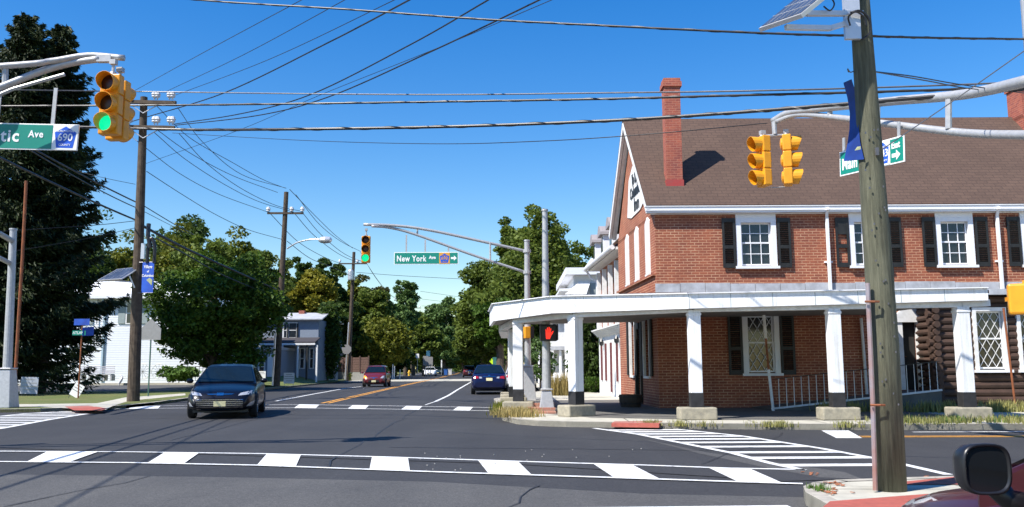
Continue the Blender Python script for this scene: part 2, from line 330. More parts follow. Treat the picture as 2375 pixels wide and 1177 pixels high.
# far crosswalk
FL1 = [g(240, 949.5), g(430, 947), g(680, 946.5), g(900, 949.5), g(1140, 953.5)]; FL2 = [g(270, 944.5), g(430, 941), g(680, 939), g(900, 942), g(1140, 946)]
wl = MB()
for L, ww in ((FL1, .14), (FL2, .14)):
    for p, q in zip(L, L[1:]): band(mk, p, q, ww)
for a, b in ((300, 372), (556, 612), (684, 738), (808, 853), (932, 977), (1052, 1095)):
    f1 = lambda x: float(np.interp(x, (240, 430, 680, 900, 1140), (949.5, 947, 946.5, 949.5, 953.5))); f2 = lambda x: float(np.interp(x, (270, 430, 680, 900, 1140), (944.5, 941, 939, 942, 946)))
    k = 13 if a > 600 else 5
    mk.sheet([g(a+k*.8, f2(a)-.5), g(b+k*.2, f2(b)-.5), g(b-6, f1(b)+.5), g(a-2, f1(a)+.5)], .0058)
# right crosswalk with ladder bars
RL = [g(1378, 994), g(1480, 1008), g(1700, 1052), g(1790, 1076), g(1862, 1091)]; RR = [g(1566, 996), g(1720, 1012), g(1905, 1041), g(2060, 1070), g(2200, 1102)]
for L in (RL, RR):
    for p, q in zip(L, L[1:]): band(mk, p, q, .13)
def xon(L, y):
    for p, q in zip(L, L[1:]):
        if min(p[1], q[1]) <= y <= max(p[1], q[1]): return p[0]+(q[0]-p[0])*(y-p[1])/(q[1]-p[1])
    return (L[-1] if y < L[-1][1] else L[0])[0]
for py in (996.5, 1001, 1006, 1012, 1018.5, 1026.5, 1036.5, 1050, 1063, 1080.5):
    y = g(1800, py)[1]; th = .30
    mk.sheet([(xon(RL, y-th/2), y-th/2), (xon(RR, y-th/2), y-th/2), (xon(RR, y+th/2), y+th/2), (xon(RL, y+th/2), y+th/2)], .0058)
mk.sheet([g(1905, 999.5), g(1968, 999.5), g(2000, 1017), g(1940, 1017)], .005)   # stop block
# left crosswalk
LL = [(-12.3, 14.5), g(0, 995), g(120, 973), g(250, 953)]; LM = [(-15.6, 14), (-15.4, 22), g(0, 966), g(60, 960), g(130, 956)]
for L in (LL, LM):
    for p, q in zip(L, L[1:]): band(mk, p, q, .16)
for i in range(17):
    y = 15.2+i*.84; x1 = float(np.interp(y, [p[1] for p in LL], [p[0] for p in LL])); x0 = float(np.interp(y, [p[1] for p in LM], [p[0] for p in LM]))
    mk.sheet([(x0, y-.17), (x1, y-.17), (x1, y+.17), (x0, y+.17)], .0058)
# edge lines
def dline(m, P, wd, z=.005):
    for p, q in zip(P, P[1:]): band(m, p, q, wd, z)
dline(mk, [g(640, 931), g(725, 915), g(800, 901.5), g(838, 897)], .14)
dline(mk, [g(1010, 932), g(1040, 918), g(1062, 904), g(1090, 888), g(1098, 882)], .13); dline(mk, [g(986, 940), g(1010, 932)], .06)
dline(mk, [(-15.9, 88), (-17.2, 110), (-20.5, 200)], .14); dline(mk, [(-3.9, 104), (-8.5, 200)], .13)
dline(mk, [(8.1, 18.06), (60, 17.2)], .11)
struct('white_road_markings', mk, WPAINT)
yl = MB()
for o in (-.13, .13):
    dline(yl, [(-7.25+o, 34.3), (-8.4+o, 68), (-9.25+o, 103), (-12.1+o, 194), (-22+o, 400)], .13, .007)
    dline(yl, [(6.6, 16.98+o*.8), (9.65, 16.86+o*.8), (60, 15.4+o*.8)], .1, .005)
struct('yellow_road_markings', yl, YPAINT)
# tar-filled cracks and a paving seam
cr = MB(); rc = random.Random(21)
def crack(p, q, n, j, wd):
    P = [(p[0]+(q[0]-p[0])*k/n+rc.gauss(0, j), p[1]+(q[1]-p[1])*k/n+rc.gauss(0, j)) for k in range(n+1)]
    for a, b in zip(P, P[1:]): band(cr, a, b, wd*rc.uniform(.6, 1.3), .0032)
crack(g(900, 1038), g(1700, 1046), 26, .02, .05); crack((-12, 24.5), (1, 23.5), 26, .03, .04); crack((-6.5, 17), (-7.4, 34), 22, .04, .035); crack((-2.6, 12.4), (-3.2, 31), 22, .05, .03); crack((-9.5, 36), (-10, 80), 30, .06, .04); crack((2.6, 12.5), (5.5, 18), 12, .05, .03)
crack((-6, 3), (-4.6, 11.4), 14, .05, .02); crack((-1, 4), (.3, 10.4), 14, .04, .02)
pj = MB()
def joint(p, q, z=.1285, wd=.018): band(pj, p, q, wd, z)
for x in (2.6, 3.9, 5.3, 6.7, 8.1, 9.5, 10.9, 12.3): joint((x, float(np.interp(x, [2.03, 3.8, 7.2, 10.6, 60], [19.9, 19.3, 18.75, 18.6, 17.6]))+.16), (x+.05, float(np.interp(x, [2.0, 4.4, 10.6], [21.6, 20.4, 20.0]))))
joint((3.05, 9.0), (5.2, 8.85), wd=.012); joint((4.5, 8.6), (4.6, 9.8), wd=.012); joint((3.2, 9.3), (3.7, 9.1), wd=.008)
struct('pavement_joints', pj, mat('joint_dark', (.09, .08, .06), .9))
struct('road_cracks', cr, mat('crack_tar', (.018, .018, .019), .6))
# ---- kerbs and pavements (raised .12)
def kerb(P, wd=.16, z1=.13, z0=-.03):
    m = MB()
    for p, q in zip(P, P[1:]):
        p = Vector(p[:2]); q = Vector(q[:2]); d = (q-p).normalized(); s_ = Vector((d.y, -d.x))
        m.add([(p.x, p.y, z0), (q.x, q.y, z0), (q.x, q.y, z1), (p.x, p.y, z1), (p.x+s_.x*wd, p.y+s_.y*wd, z1), (q.x+s_.x*wd, q.y+s_.y*wd, z1)], [(0, 1, 2, 3), (3, 2, 5, 4)])
    return m
INN = [(-1.6, 90), (1.45, 58), (1.45, 46), (.45, 41), (-.75, 35), (-.45, 27.2), (-.25, 22.6), (.1, 21.2), (.59, 20.5), (1.2, 20.15), (2.03, 19.9), (3.8, 19.3), (7.2, 18.75), (10.6, 18.6), (60, 17.6)]
struct('pavement', MB().prism(INN+[(60, 29), (6, 29), (5, 60), (1.5, 90)], -.05, .12), CONC)
struct('kerb', kerb([(p[0], p[1]) for p in INN], -.15, .126), KERB)
struct('porch_floor_shade', MB().sheet([(.5, 24.2), (1.9, 21.7), (4.4, 20.45), (10.6, 20.05), (10.7, 26.36), (4.3, 26.36), (4.1, 33), (.2, 33)], .124), CONCD)  # dark sheet over the pavement, painting in the shade under the porch
struct('ramp_paving', MB().prism([g(1418, 985.5, .1), g(1528, 987, .1), g(1536, 978, .12), g(1425, 977.5, .12)], .05, .1255), REDP)
# near right corner
NC = [(2.7, -20), (2.8, 8.0), (2.86, 8.8), (2.97, 9.2), (3.17, 9.5), (3.5, 9.7), (4.1, 9.84), (5.0, 10.0), (60, 9.5)]
struct('corner_pavement', MB().prism(NC+[(60, -20)], -.05, .12), CONC)
struct('corner_kerb', kerb(NC[::-1] if False else NC, .15, .126), KERB)
rp = MB().sheet([g(2100, 1117, .127), g(2225, 1105, .127), g(2290, 1112, .127), g(2225, 1124, .127), g(2098, 1124, .127)], .1275)
rp.sheet([g(1905, 1179, .127), g(1925, 1163, .127), g(2150, 1146, .127), g(2300, 1140, .127), g(2300, 1200, .127), g(1880, 1200, .127)], .1275)
struct('corner_ramp_paving', rp, REDP)
# left corner
LC = [(-17.6, 99), (-16.3, 78), (-15.5, 56), (-13.96, 37.8), (-13.5, 33.4), (-13.5, 31), (-14.0, 29.7), (-15.2, 28.6), (-17.5, 28.0), (-60, 27.4)]
struct('left_verge', MB().prism(LC+[(-60, 51), (-27, 51.2), (-20, 50.4), (-18.6, 60), (-19.5, 78), (-21, 99)], -.05, .1), GRASS)
struct('left_kerb', kerb(LC[::-1], -.15, .11), KERB)
struct('left_pavement', MB().sheet([g(80, 944, .1), g(165, 948, .1), g(245, 951, .1), g(262, 942, .1), g(300, 930, .1), g(430, 917.5, .1), g(430, 913, .1), g(290, 922.5, .1), g(225, 936, .1), g(80, 938, .1), (-60, 33), (-60, 31)], .104), CONC)
struct('left_ramp_paving', MB().sheet([g(172, 953, .1), g(235, 953, .1), g(250, 948, .1), g(205, 942, .1), g(150, 944, .1)], .109), REDP)
# side street behind the verge and the rising lawn beyond
def zt(x, y): return max(0, min(1.6, (y-50)*.045))
ss = MB(); ss.add([(-90, 49.5, .02), (-20.5, 49.5, .02), (-16, 56.5, .12), (-18, 57.5, .33), (-90, 57.5, .33)], [(0, 1, 2, 3, 4)]); struct('side_street', ss, ASPH3)
lw = MB()
lw.add([(-18.2, 57.5, .44), (-90, 57.5, .44), (-90, 85, 1.7), (-22, 85, 1.4), (-16.5, 85, .1), (-15.8, 62, .1)], [(0, 5, 4, 3, 2, 1)])
lw.add([(-18.2, 57.5, .44), (-90, 57.5, .44), (-90, 57.5, -.1), (-18.2, 57.5, -.1)], [(0, 1, 2, 3)])
struct('left_lawn', lw, GRASS)
lk = MB(); lk.bb((-90, 57.2, .2), (-18.2, 57.48, .46)); struct('side_street_kerb', lk, CONC)
far = MB(); far.add([(-90, 84, 1.6), (-23, 84, 1.3), (-18.5, 100, .12), (-24, 200, .12), (-45, 420, .2), (-200, 420, 3), (-200, 84, 3)], [(0, 1, 2, 3, 4, 5, 6)]); struct('far_left_lawn', far, GRASS)
fr = MB(); fr.add([(2, 60, .1), (-1.4, 88, .1), (-2.3, 104, .1), (-6.4, 200, .1), (-22, 420, .1), (200, 420, 1), (200, 60, .1)], [(6, 5, 4, 3, 2, 1, 0)]); struct('far_right_lawn', fr, GRASS)
# ================================================================== the inn
def wall_holes(mb, u0, u1, v0, v1, holes, fn, depth, clip=None):
    """front faces of a wall rectangle minus holes, plus reveals of the given depth; fn(u,v,d)->point"""
    us = sorted({u0, u1, *[h[0] for h in holes], *[h[1] for h in holes]}); vv = sorted({v0, v1, *[h[2] for h in holes], *[h[3] for h in holes]})
    for i in range(len(us)-1):
        for j in range(len(vv)-1):
            a, b, c, d = us[i], us[i+1], vv[j], vv[j+1]; mu, mv = (a+b)/2, (c+d)/2
            if any(h[0] < mu < h[1] and h[2] < mv < h[3] for h in holes): continue
            mb.add([fn(a, c, 0), fn(b, c, 0), fn(b, d, 0), fn(a, d, 0)], [(0, 1, 2, 3)])
    for (a, b, c, d) in holes:
        q = [(a, c), (b, c), (b, d), (a, d)]
        for k in range(4):
            p, r = q[k], q[(k+1) % 4]
            mb.add([fn(p[0], p[1], 0), fn(r[0], r[1], 0), fn(r[0], r[1], depth), fn(p[0], p[1], depth)], [(0, 1, 2, 3)])
FY = 26.4; XC = 4.36; DX = -.0498
def XW(y): return XC+DX*(y-FY)
def px2x(px, py, Y=FY): return at(px, py, Y).x
def pz(px, py, Y=FY): return at(px, py, Y).z
EAVE = pz(1900, 497); RY = FY+3.5
RIDGE = pz(1800, 279, RY); BACKY = 33.0; XR = 24.0
inn = thing('brick_inn', 'long two storey red brick inn with brown shingle roof on the street corner', 'building', (XC, FY, 0))
# upper windows (window opening px left,right,top,bottom)
ZT = pz(1760, 516); ZB = pz(1760, 622)
wins = []
for a, b in ((1722, 1785), (1985, 2042), (2186, 2243)):
    wins.append((px2x(a-4, 570), px2x(b+5, 570)))
dw = wins[2][0]-wins[1][0]; wins += [(wins[2][0]+dw*.98, wins[2][1]+dw*.98), (wins[2][0]+2*dw, wins[2][1]+2*dw)]
holes = [(a, b, ZB+.05, ZT) for a, b in wins]
GZT = pz(1760, 732); GZB = pz(1765, 866)
gw = (px2x(1733, 800), px2x(1797, 800)); holes.append((gw[0], gw[1], GZB, GZT))
dr = (px2x(2094, 830), px2x(2128, 830)); holes.append((dr[0], dr[1], .62, pz(2110, 748)))
wf = MB(); wall_holes(wf, XC, XR, 0, EAVE+.5, holes, lambda u, v, d: (u, FY+d, v), .14)
# gable side wall facing the main road (three tall narrow windows, two low windows in the porch shade)
def onwall(px, py):
    """point on the gable wall plane seen at a pixel"""
    d = ray(px, py); y = (XC-DX*FY)/(d[0]/d[1]-DX); return at(px, py, y)
gh = []
for (px, t, b) in ((1502, 527, 648), (1477, 546, 662), (1455, 564, 674)):
    p = onwall(px, t); q = onwall(px, b); gh.append((p.y-.33, p.y+.33, 4.25, 6.05))
lowh = [(27.6, 28.5, 1.05, 2.95), (30.0, 30.9, 1.05, 2.95)]
gdoor = (28.95, 29.75, .15, 2.6)
sd = MB(); wall_holes(sd, FY, BACKY, 0, EAVE, [h for h in gh]+lowh+[gdoor], lambda u, v, d: (XW(u)+d, u, v), .12)
for f in range(len(sd.f)): sd.f[f] = sd.f[f][::-1]
sd.add([(XW(FY), FY, EAVE), (XW(BACKY), BACKY, EAVE), (XW(RY), RY, RIDGE-.25)], [(0, 2, 1)])
sd.add([(XW(BACKY), BACKY, 0), (XR, BACKY, 0), (XR, BACKY, EAVE), (XW(BACKY), BACKY, EAVE)], [(0, 1, 2, 3)])
sd.add([(XR, FY, 0), (XR, BACKY, 0), (XR, BACKY, EAVE), (XR, RY, RIDGE-.2), (XR, FY, EAVE)], [(0, 1, 2, 3, 4)])
wf.add(sd.v, sd.f); wf.build('wall', BRICK, inn)
# roof: two slopes with thickness, rake boards
ov = .2; xl = XW(FY)-.28
def slope(y): return RIDGE-(abs(y-RY))*(RIDGE-EAVE-.42)/(RY-FY+0.0)
rf = MB(); y0 = FY-ov; zf = slope(y0); y1 = BACKY+.35; kz = (RIDGE-EAVE-.42)/(RY-FY)
def rx(y): return XW(y)-.28
zb_ = RIDGE-(y1-RY)*kz
rf.slab([(rx(y0), y0, RIDGE-(RY-y0)*kz), (XR, y0, RIDGE-(RY-y0)*kz), (XR, RY, RIDGE), (rx(RY), RY, RIDGE)], .07)
rf.slab([(XR, y1, zb_), (rx(y1), y1, zb_), (rx(RY), RY, RIDGE), (XR, RY, RIDGE)], .07)
roof = rf.build('roof', SHING, inn)
EZ = RIDGE-(RY-y0)*kz
rk = MB()
for yy0, yy1 in ((y0, RY), (RY, y1)):
    z0_ = RIDGE-abs(RY-yy0)*kz; z1_ = RIDGE-abs(RY-yy1)*kz
    rk.beam((rx(yy0)+.05, yy0, z0_-.14), (rx(yy1)+.05, yy1, z1_-.14), .1, .2)
    rk.beam((rx(yy0)+.2, yy0, z0_-.2), (rx(yy1)+.2, yy1, z1_-.2), .16, .12)
rk.build('rake_board', WHITEW, roof)
# cornice and gutter
co = MB(); co.bb((XC-.06, FY-.07, EAVE+.0), (XR, FY-.003, EAVE+.16)); co.bb((XC-.14, FY-.12, EAVE+.163), (XR, FY-.003, EZ-.12)); co.build('cornice', WHITE, inn)
gt_ = MB(); gt_.bb((XC-.3, FY-.26, EZ-.13), (XR, FY-.125, EZ-.01)); gt_.bb((XC-.32, FY-.285, EZ-.012), (XR, FY-.12, EZ+.012)); gt_.bb((XC-.28, FY-.23, EZ-.19), (XR, FY-.13, EZ-.132)); gt_.build('gutter', WHITE, inn)
# windows
def sash_window(x0, x1, z0, z1, Y, parent, cols=3, up=2, trim=.14, diamond=False, sill=True, fm=WHITE):
    f = MB(); xa, xb = x0-trim, x1+trim
    f.bb((xa, Y-.05, z0), (x0+.012, Y+.06, z1+.1)); f.bb((x1-.012, Y-.05, z0), (xb, Y+.06, z1+.1)); f.bb((x0+.014, Y-.048, z1-.01), (x1-.014, Y+.06, z1+.1))
    w_ = f.build('window', fm, parent)
    zm = (z0+z1)/2+.02; s_ = MB(); t_ = .045
    for (a, b, yy) in ((zm, z1-.012, Y+.075), (z0+.03, zm+.05, Y+.045)):
        s_.bb((x0+.015, yy, a), (x0+.06, yy+.03, b)); s_.bb((x1-.06, yy, a), (x1-.015, yy+.03, b)); s_.bb((x0+.062, yy+.001, a), (x1-.062, yy+.03, a+t_)); s_.bb((x0+.062, yy+.001, b-t_), (x1-.062, yy+.03, b))
        if not diamond:
            for k in range(1, cols):
                xx = x0+(x1-x0)*k/cols; s_.bb((xx-.011, yy+.004, a+t_), (xx+.011, yy+.026, b-t_))
            for k in range(1, up):
                zz = a+(b-a)*k/up; s_.bb((x0+.062, yy+.006, zz-.011), (x1-.062, yy+.024, zz+.011))
        else:
            for sgn in (1, -1):
                st_ = .24; hh = b-a-2*t_; wd = x1-x0-.13; k = -hh*.6
                while k < wd+hh*.6:
                    # line from (k,0) to (k+sgn*hh*.6, hh) clipped to the frame
                    p0, p1 = k, k+sgn*hh*.6; ta, tb = 0, 1
                    if abs(p1-p0) > 1e-6:
                        q0, q1 = sorted(((0-p0)/(p1-p0), (wd-p0)/(p1-p0))); ta, tb = max(0, q0), min(1, q1)
                    if tb > ta+.02: s_.beam((x0+.065+p0+(p1-p0)*ta, yy+.012, a+t_+hh*ta), (x0+.065+p0+(p1-p0)*tb, yy+.012, a+t_+hh*tb), .014, .014)
                    k += st_
    s_.build('sash', fm, w_)
    MB().bb((x0+.01, Y+.1, z0+.02), (x1-.01, Y+.108, z1)).build('pane', GLASS, w_)
    if sill: MB().bb((xa-.05, Y-.13, z0-.08), (xb+.05, Y+.05, z0-.002)).build('sill', WHITE, w_)
    return w_
def shutter(x0, x1, z0, z1, Y, parent, m=BLACK, broken=False, dy=.05):
    s_ = MB(); st = .07; yc = Y-dy
    s_.bb((x0, yc-.03, z0), (x0+st, yc, z1)); s_.bb((x1-st, yc-.03, z0), (x1, yc, z1)); zm = z0+(z1-z0)*.42
    for a, b in ((z0, z0+.14), (zm-.05, zm+.05), (z1-.12, z1)): s_.bb((x0+st+.001, yc-.028, a), (x1-st-.001, yc-.002, b))
    if broken: s_.bb((x0+st, yc-.02, z0+(z1-z0)*.66), (x1-st, yc-.005, z1-.12)); s_.bb((x0+st, yc-.02, zm+.05), (x1-st, yc-.005, zm+.07))
    else:
        for a, b in ((z0+.14, zm-.05), (zm+.05, z1-.12)):
            n = max(2, int((b-a)/.055))
            for k in range(n):
                zz = a+(b-a)*(k+.5)/n; s_.box(((x0+x1)/2, yc-.014, zz), (x1-x0-2*st, .008, .05), Matrix.Rotation(.6, 3, 'X'))
    sh = s_.build('shutter', m, parent)
    if broken: sh['label'] = 'black shutter with two louvre panels missing and brick showing through'
    return sh
for i, (a, b) in enumerate(wins):
    wn = sash_window(a, b, ZB+.05, ZT, FY, inn); w_ = .40; gap = .17
    MB().bb((a-.14, FY-.045, ZT+.102), (b+.14, FY-.004, EAVE-.002)).build('head_board', WHITE, wn)
    shutter(a-gap-w_, a-gap, ZB-.0, ZT+.12, FY, wn, broken=(i == 1)); shutter(b+gap, b+gap+w_, ZB-.0, ZT+.12, FY, wn)
wn = sash_window(gw[0], gw[1], GZB, GZT, FY, inn, diamond=True); shutter(gw[0]-.58, gw[0]-.15, GZB-.05, GZT+.1, FY, wn); shutter(gw[1]+.15, gw[1]+.58, GZB-.05, GZT+.1, FY, wn)
# pedimented door at the head of the ramp
zd = pz(2110, 748); dm = MB(); dm.bb((dr[0]-.16, FY-.08, .62), (dr[0]+.01, FY+.05, zd)); dm.bb((dr[1]-.01, FY-.08, .62), (dr[1]+.16, FY+.05, zd)); dm.bb((dr[0]-.22, FY-.12, zd), (dr[1]+.22, FY+.05, zd+.14))
dm.add([(dr[0]-.26, FY-.12, zd+.142), (dr[1]+.26, FY-.12, zd+.142), ((dr[0]+dr[1])/2, FY-.12, zd+.58), (dr[0]-.26, FY-.01, zd+.142), (dr[1]+.26, FY-.01, zd+.142), ((dr[0]+dr[1])/2, FY-.01, zd+.58)], [(0, 1, 2), (3, 5, 4), (0, 2, 5, 3), (1, 4, 5, 2)])
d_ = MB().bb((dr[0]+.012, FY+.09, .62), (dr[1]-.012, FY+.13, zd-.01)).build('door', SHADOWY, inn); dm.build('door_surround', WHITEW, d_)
MB().lathe([(.025, 0), (.03, -.03), (.02, -.05)], 8, (dr[0]+.12, FY+.09, 1.6), 'Y').build('handle', CHROME, d_)
# flashing band above the porch roof
bz0, bz1 = pz(1800, 676), pz(1800, 656.5); fb = MB(); n = 26
for k in range(n):
    x0 = XC-.03+(XR-XC)*k/n; x1 = XC-.03+(XR-XC)*(k+1)/n-.012; dz = random.uniform(-.02, .02); fb.bb((x0, FY-.03-random.uniform(0, .015), bz0-.1), (x1, FY-.004, bz1+dz))
fb.build('flashing', GREYM, inn)
# gable windows: white painted tall arched boards
for (a, b, c, d) in gh:
    m_ = MB(); xx = XW((a+b)/2); m_.add([(XW(a)-.03, a, c), (XW(b)-.03, b, c), (XW(b)-.03, b, d-.18), (XW((a+b)/2)-.03, (a+b)/2, d-.02), (XW(a)-.03, a, d-.18), (XW(a)+.1, a, c), (XW(b)+.1, b, c), (XW(b)+.1, b, d), (XW(a)+.1, a, d)], [(0, 4, 3, 2, 1), (5, 6, 7, 8), (0, 1, 6, 5), (2, 3, 4, 8, 7), (1, 2, 7, 6), (0, 5, 8, 4)])
    w_ = m_.build('window', WHITEW, inn); w_['label'] = 'tall narrow gable window painted over white'
    MB().bb((XW(a)-.08, a-.06, c-.07), (XW(b)+.02, b+.06, c-.002)).build('sill', WHITEW, w_)
for (a, b, c, d) in lowh:
    m_ = MB(); m_.bb((XW(a)+.06, a, c), (XW(a)+.1, b, d)); w_ = m_.build('window', GLASS, inn)
    f_ = MB(); f_.bb((XW(a)-.04, a-.08, c), (XW(a)+.05, a+.02, d)); f_.bb((XW(b)-.04, b-.02, c), (XW(b)+.05, b+.08, d)); f_.bb((XW(a)-.04, a+.02, d-.06), (XW(b)+.05, b-.02, d+.04)); f_.bb((XW(a)-.08, a-.1, c-.08), (XW(b)+.05, b+.1, c-.003)); f_.build('frame', WHITEW, w_)
    for q in (a-.5, b+.12): MB().bb((XW(q)-.07, q, c), (XW(q)-.02, q+.36, d)).build('shutter', BLACK, w_)
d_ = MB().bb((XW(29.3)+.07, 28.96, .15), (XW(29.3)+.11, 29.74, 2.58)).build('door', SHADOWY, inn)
f_ = MB(); f_.bb((XW(29)-.06, 28.8, .15), (XW(29)+.05, 28.97, 2.75)); f_.bb((XW(29.75)-.06, 29.74, .15), (XW(29.75)+.05, 29.9, 2.75)); f_.bb((XW(29.3)-.08, 28.97, 2.58), (XW(29.3)+.04, 29.74, 2.8)); f_.build('door_surround', BLACK, d_)
# ledge under the gable windows
lg = MB(); lg.beam((XW(FY)-.05, FY+.05, 4.12), (XW(BACKY)-.05, BACKY-.05, 4.12), .1, .06); lg.build('ledge', BRICK, inn)
# painted name board on the gable
pts = [(1479, 365), (1483, 362), (1490, 375), (1492, 385), (1498, 402), (1497, 418), (1494, 470), (1486, 487), (1466, 507), (1457, 506), (1460, 420), (1468, 388), (1470, 384), (1478, 372)]
bp = [onwall(*p) for p in pts]; bd = MB(); bd.slab([(p.x-.012, p.y, p.z) for p in bp][::-1], .02); board = bd.build('name_board', WHITEW, inn)
for txt, px, py, sz, fw, fh in (('Ye Olde', 1475, 412, .62, 1.15, .42), ('Columbus', 1476, 441, .62, 1.9, .42), ('Inn', 1479, 471, .95, .85, .46)):
    p = onwall(px, py); text(txt, sz, BLACK, board, (p.x-.045-XC, p.y-FY, p.z), rot=(PI/2, 0, -PI/2-math.atan(-DX)*-1), ext=.004, bold=.02, fit=(fw, fh))
# chimneys
def chimney(c, hx, hy, zb, zt_, parent, cap=True):
    m_ = MB(); m_.bb((c[0]-hx, c[1]-hy, zb), (c[0]+hx, c[1]+hy, zt_-.28)); m_.bb((c[0]-hx-.05, c[1]-hy-.05, zt_-.28), (c[0]+hx+.05, c[1]+hy+.05, zt_-.12)); m_.bb((c[0]-hx-.015, c[1]-hy-.015, zt_-.12), (c[0]+hx+.015, c[1]+hy+.015, zt_)); return m_.build('chimney', CHIMB, parent)
chy = RY-(RIDGE-pz(1570, 441, FY+.5))/kz*.0-0
# find where the roof plane is hit at the chimney foot
def onroof(px, py):
    d = ray(px, py); dv = Vector(d); nrm = Vector((0, -kz, 1)); P0 = Vector((0, RY, RIDGE)); o = Vector((0, 0, EYE)); t = (P0-o).dot(nrm)/dv.dot(nrm); return o+dv*t
cf = onroof(1568, 438); cz = at(1557, 186, cf.y+.2).z; cw_ = (at(1587, 430, cf.y).x-at(1547, 430, cf.y).x)/2
ch = chimney((cf.x-.03, cf.y+.24, 0), cw_*.93, .24, cf.z-.05, cz, roof)
cb = MB(); cb.bb((cf.x-.03-cw_-.01, cf.y-.02, cf.z-.15), (cf.x-.03+cw_+.01, cf.y+.5, cf.z+.28)); cb.build('chimney_flashing', mat('red_flashing', (.38, .04, .035), .5, scale=8, c2=(.3, .06, .05)), ch)
c2x = at(2362, 250, RY).x; ch2 = chimney((c2x+.65, RY-.3, 0), .95, .45, RIDGE-1.4, at(2350, 183, RY-.7).z, roof)
m_ = MB(); m_.add([(c2x-.35, RY-.78, RIDGE-.05), (c2x+1.7, RY-.78, RIDGE-.05), (c2x+1.7, RY-1.1, RIDGE-1.3), (c2x+.1, RY-1.1, RIDGE-1.3), (c2x-.35, RY+.3, RIDGE-.05), (c2x+1.7, RY+.3, RIDGE-.3), (c2x+.1, RY+.3, RIDGE-1.3)], [(0, 3, 2, 1), (0, 4, 6, 3)]); m_.build('chimney_shoulder', CHIMB, ch2)
# downspouts
def downspout(px, parent, zbot):
    x = px2x(px, 570); m_ = MB(); P = [(x-.03, FY-.31, EZ-.1), (x-.03, FY-.24, EAVE+.1), (x, FY-.1, EAVE-.12), (x, FY-.1, zbot)]
    for p, q in zip(P, P[1:]): m_.beam(p, q, .085, .075)
    m_.bb((x-.12, FY-.07, zbot+.85), (x+.12, FY-.005, zbot+.9)); return m_.build('downspout', WHITE, parent)
for px in (1918, 2313): downspout(px, inn, bz0)
# ---- log-walled room under the right end of the porch
LY = 25.4; lx0 = at(2160, 850, LY).x; lgz = 3.35
lw1 = (at(2262, 800, LY).x, at(2326, 800, LY).x, pz(2300, 858, LY), pz(2300, 722, LY)); lw2 = (at(2364, 800, LY).x, at(2432, 800, LY).x, lw1[2]-.0, lw1[3])
lgm = MB(); r_ = .11; z = .15
while z < lgz:
    inz = [w_ for w_ in (lw1, lw2) if w_[2]-.05 < z < w_[3]+.02]
    xs = [lx0+random.uniform(-.05, .03)]
    for w_ in inz: xs += [w_[0]-.06, w_[1]+.06]
    xs.append(20)
    for a, b in zip(xs[::2], xs[1::2]): lgm.tube([(a, LY, z), (b, LY, z)], r_, 10)
    lgm.tube([(lx0+.15, LY-.2+random.uniform(-.04, .03), z+.1), (lx0+.15, FY, z+.1)], .095, 10); z += .205
room = thing('log_room', 'low dark log walled front room with diamond paned windows under the porch end', 'extension', (lx0, LY, 0)); lgm.build('log_wall', LOGM, room)
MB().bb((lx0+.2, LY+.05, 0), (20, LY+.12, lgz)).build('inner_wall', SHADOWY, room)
for w_ in (lw1, lw2): sash_window(w_[0], w_[1], w_[2], w_[3], LY-.09, room, diamond=True, trim=.09, fm=WHITEW)
MB().bb((lx0-.3, LY-.35, lgz), (20, FY-.005, lgz+.12)).build('roof', SHING, room); MB().bb((at(2284, 690, 24.9).x, LY-.5, lgz-.02), (20, LY-.352, lgz+.14)).build('gutter', GREYM, room)
# ---- porch
porch = thing('porch', 'white flat roofed porch wrapping round the corner of the brick inn on square columns', 'porch', (1.5, 22.2, 0))
FZ = lambda px, py, Y: at(px, py, Y).z
fp = [(-.75, 28.9), (-.55, 25.6), (1.0, 22.4), (4.1, 20.35), (10.75, 19.75)]
fb_ = [FZ(1141, 757, 28.9), FZ(1145, 745, 25.6), FZ(1279, 727, 22.4), FZ(1610, 716, 20.35), FZ(2283, 697, 19.75)]
ft_ = [fb_[0]+.47, FZ(1145, 706, 25.6), FZ(1279, 689, 22.4), FZ(1610, 682, 20.35), FZ(2283, 669, 19.75)]
fm_ = MB()
for i in range(4):
    (x0, y0_), (x1, y1_) = fp[i], fp[i+1]; d = Vector((x1-x0, y1_-y0_)).normalized(); nn = Vector((-d.y, d.x))*.09
    fm_.add([(x0, y0_, fb_[i]), (x1, y1_, fb_[i+1]), (x1, y1_, ft_[i+1]), (x0, y0_, ft_[i]), (x0+nn.x, y0_+nn.y, fb_[i]), (x1+nn.x, y1_+nn.y, fb_[i+1]), (x1+nn.x, y1_+nn.y, ft_[i+1]), (x0+nn.x, y0_+nn.y, ft_[i])], [(0, 1, 2, 3), (4, 7, 6, 5), (0, 4, 5, 1), (3, 2, 6, 7), (0, 3, 7, 4), (1, 5, 6, 2)])
fm_.build('fascia', PWHITE, porch)
jm = MB()
for i, n_ in ((1, 3), (2, 4), (3, 7)):
    for k in range(n_):
        t_ = k/n_; x = fp[i][0]+(fp[i+1][0]-fp[i][0])*t_; y = fp[i][1]+(fp[i+1][1]-fp[i][1])*t_; zb2 = fb_[i]+(fb_[i+1]-fb_[i])*t_; zt2 = ft_[i]+(ft_[i+1]-ft_[i])*t_
        dd_ = Vector((fp[i+1][0]-fp[i][0], fp[i+1][1]-fp[i][1], 0)).normalized(); jm.box((x+dd_.x*.01, y-.0, (zb2+zt2)/2), (.012, .012, zt2-zb2-.02), Matrix.Rotation(math.atan2(dd_.y, dd_.x), 3, 'Z'))
jm.build('fascia_joint', GREYP, porch)
de = MB()
for i in range(4):
    a = Vector((fp[i][0], fp[i][1], ft_[i]+.012)); b = Vector((fp[i+1][0], fp[i+1][1], ft_[i+1]+.012)); de.beam(a, b, .12, .022)
de.build('drip_edge', WHITE, porch)
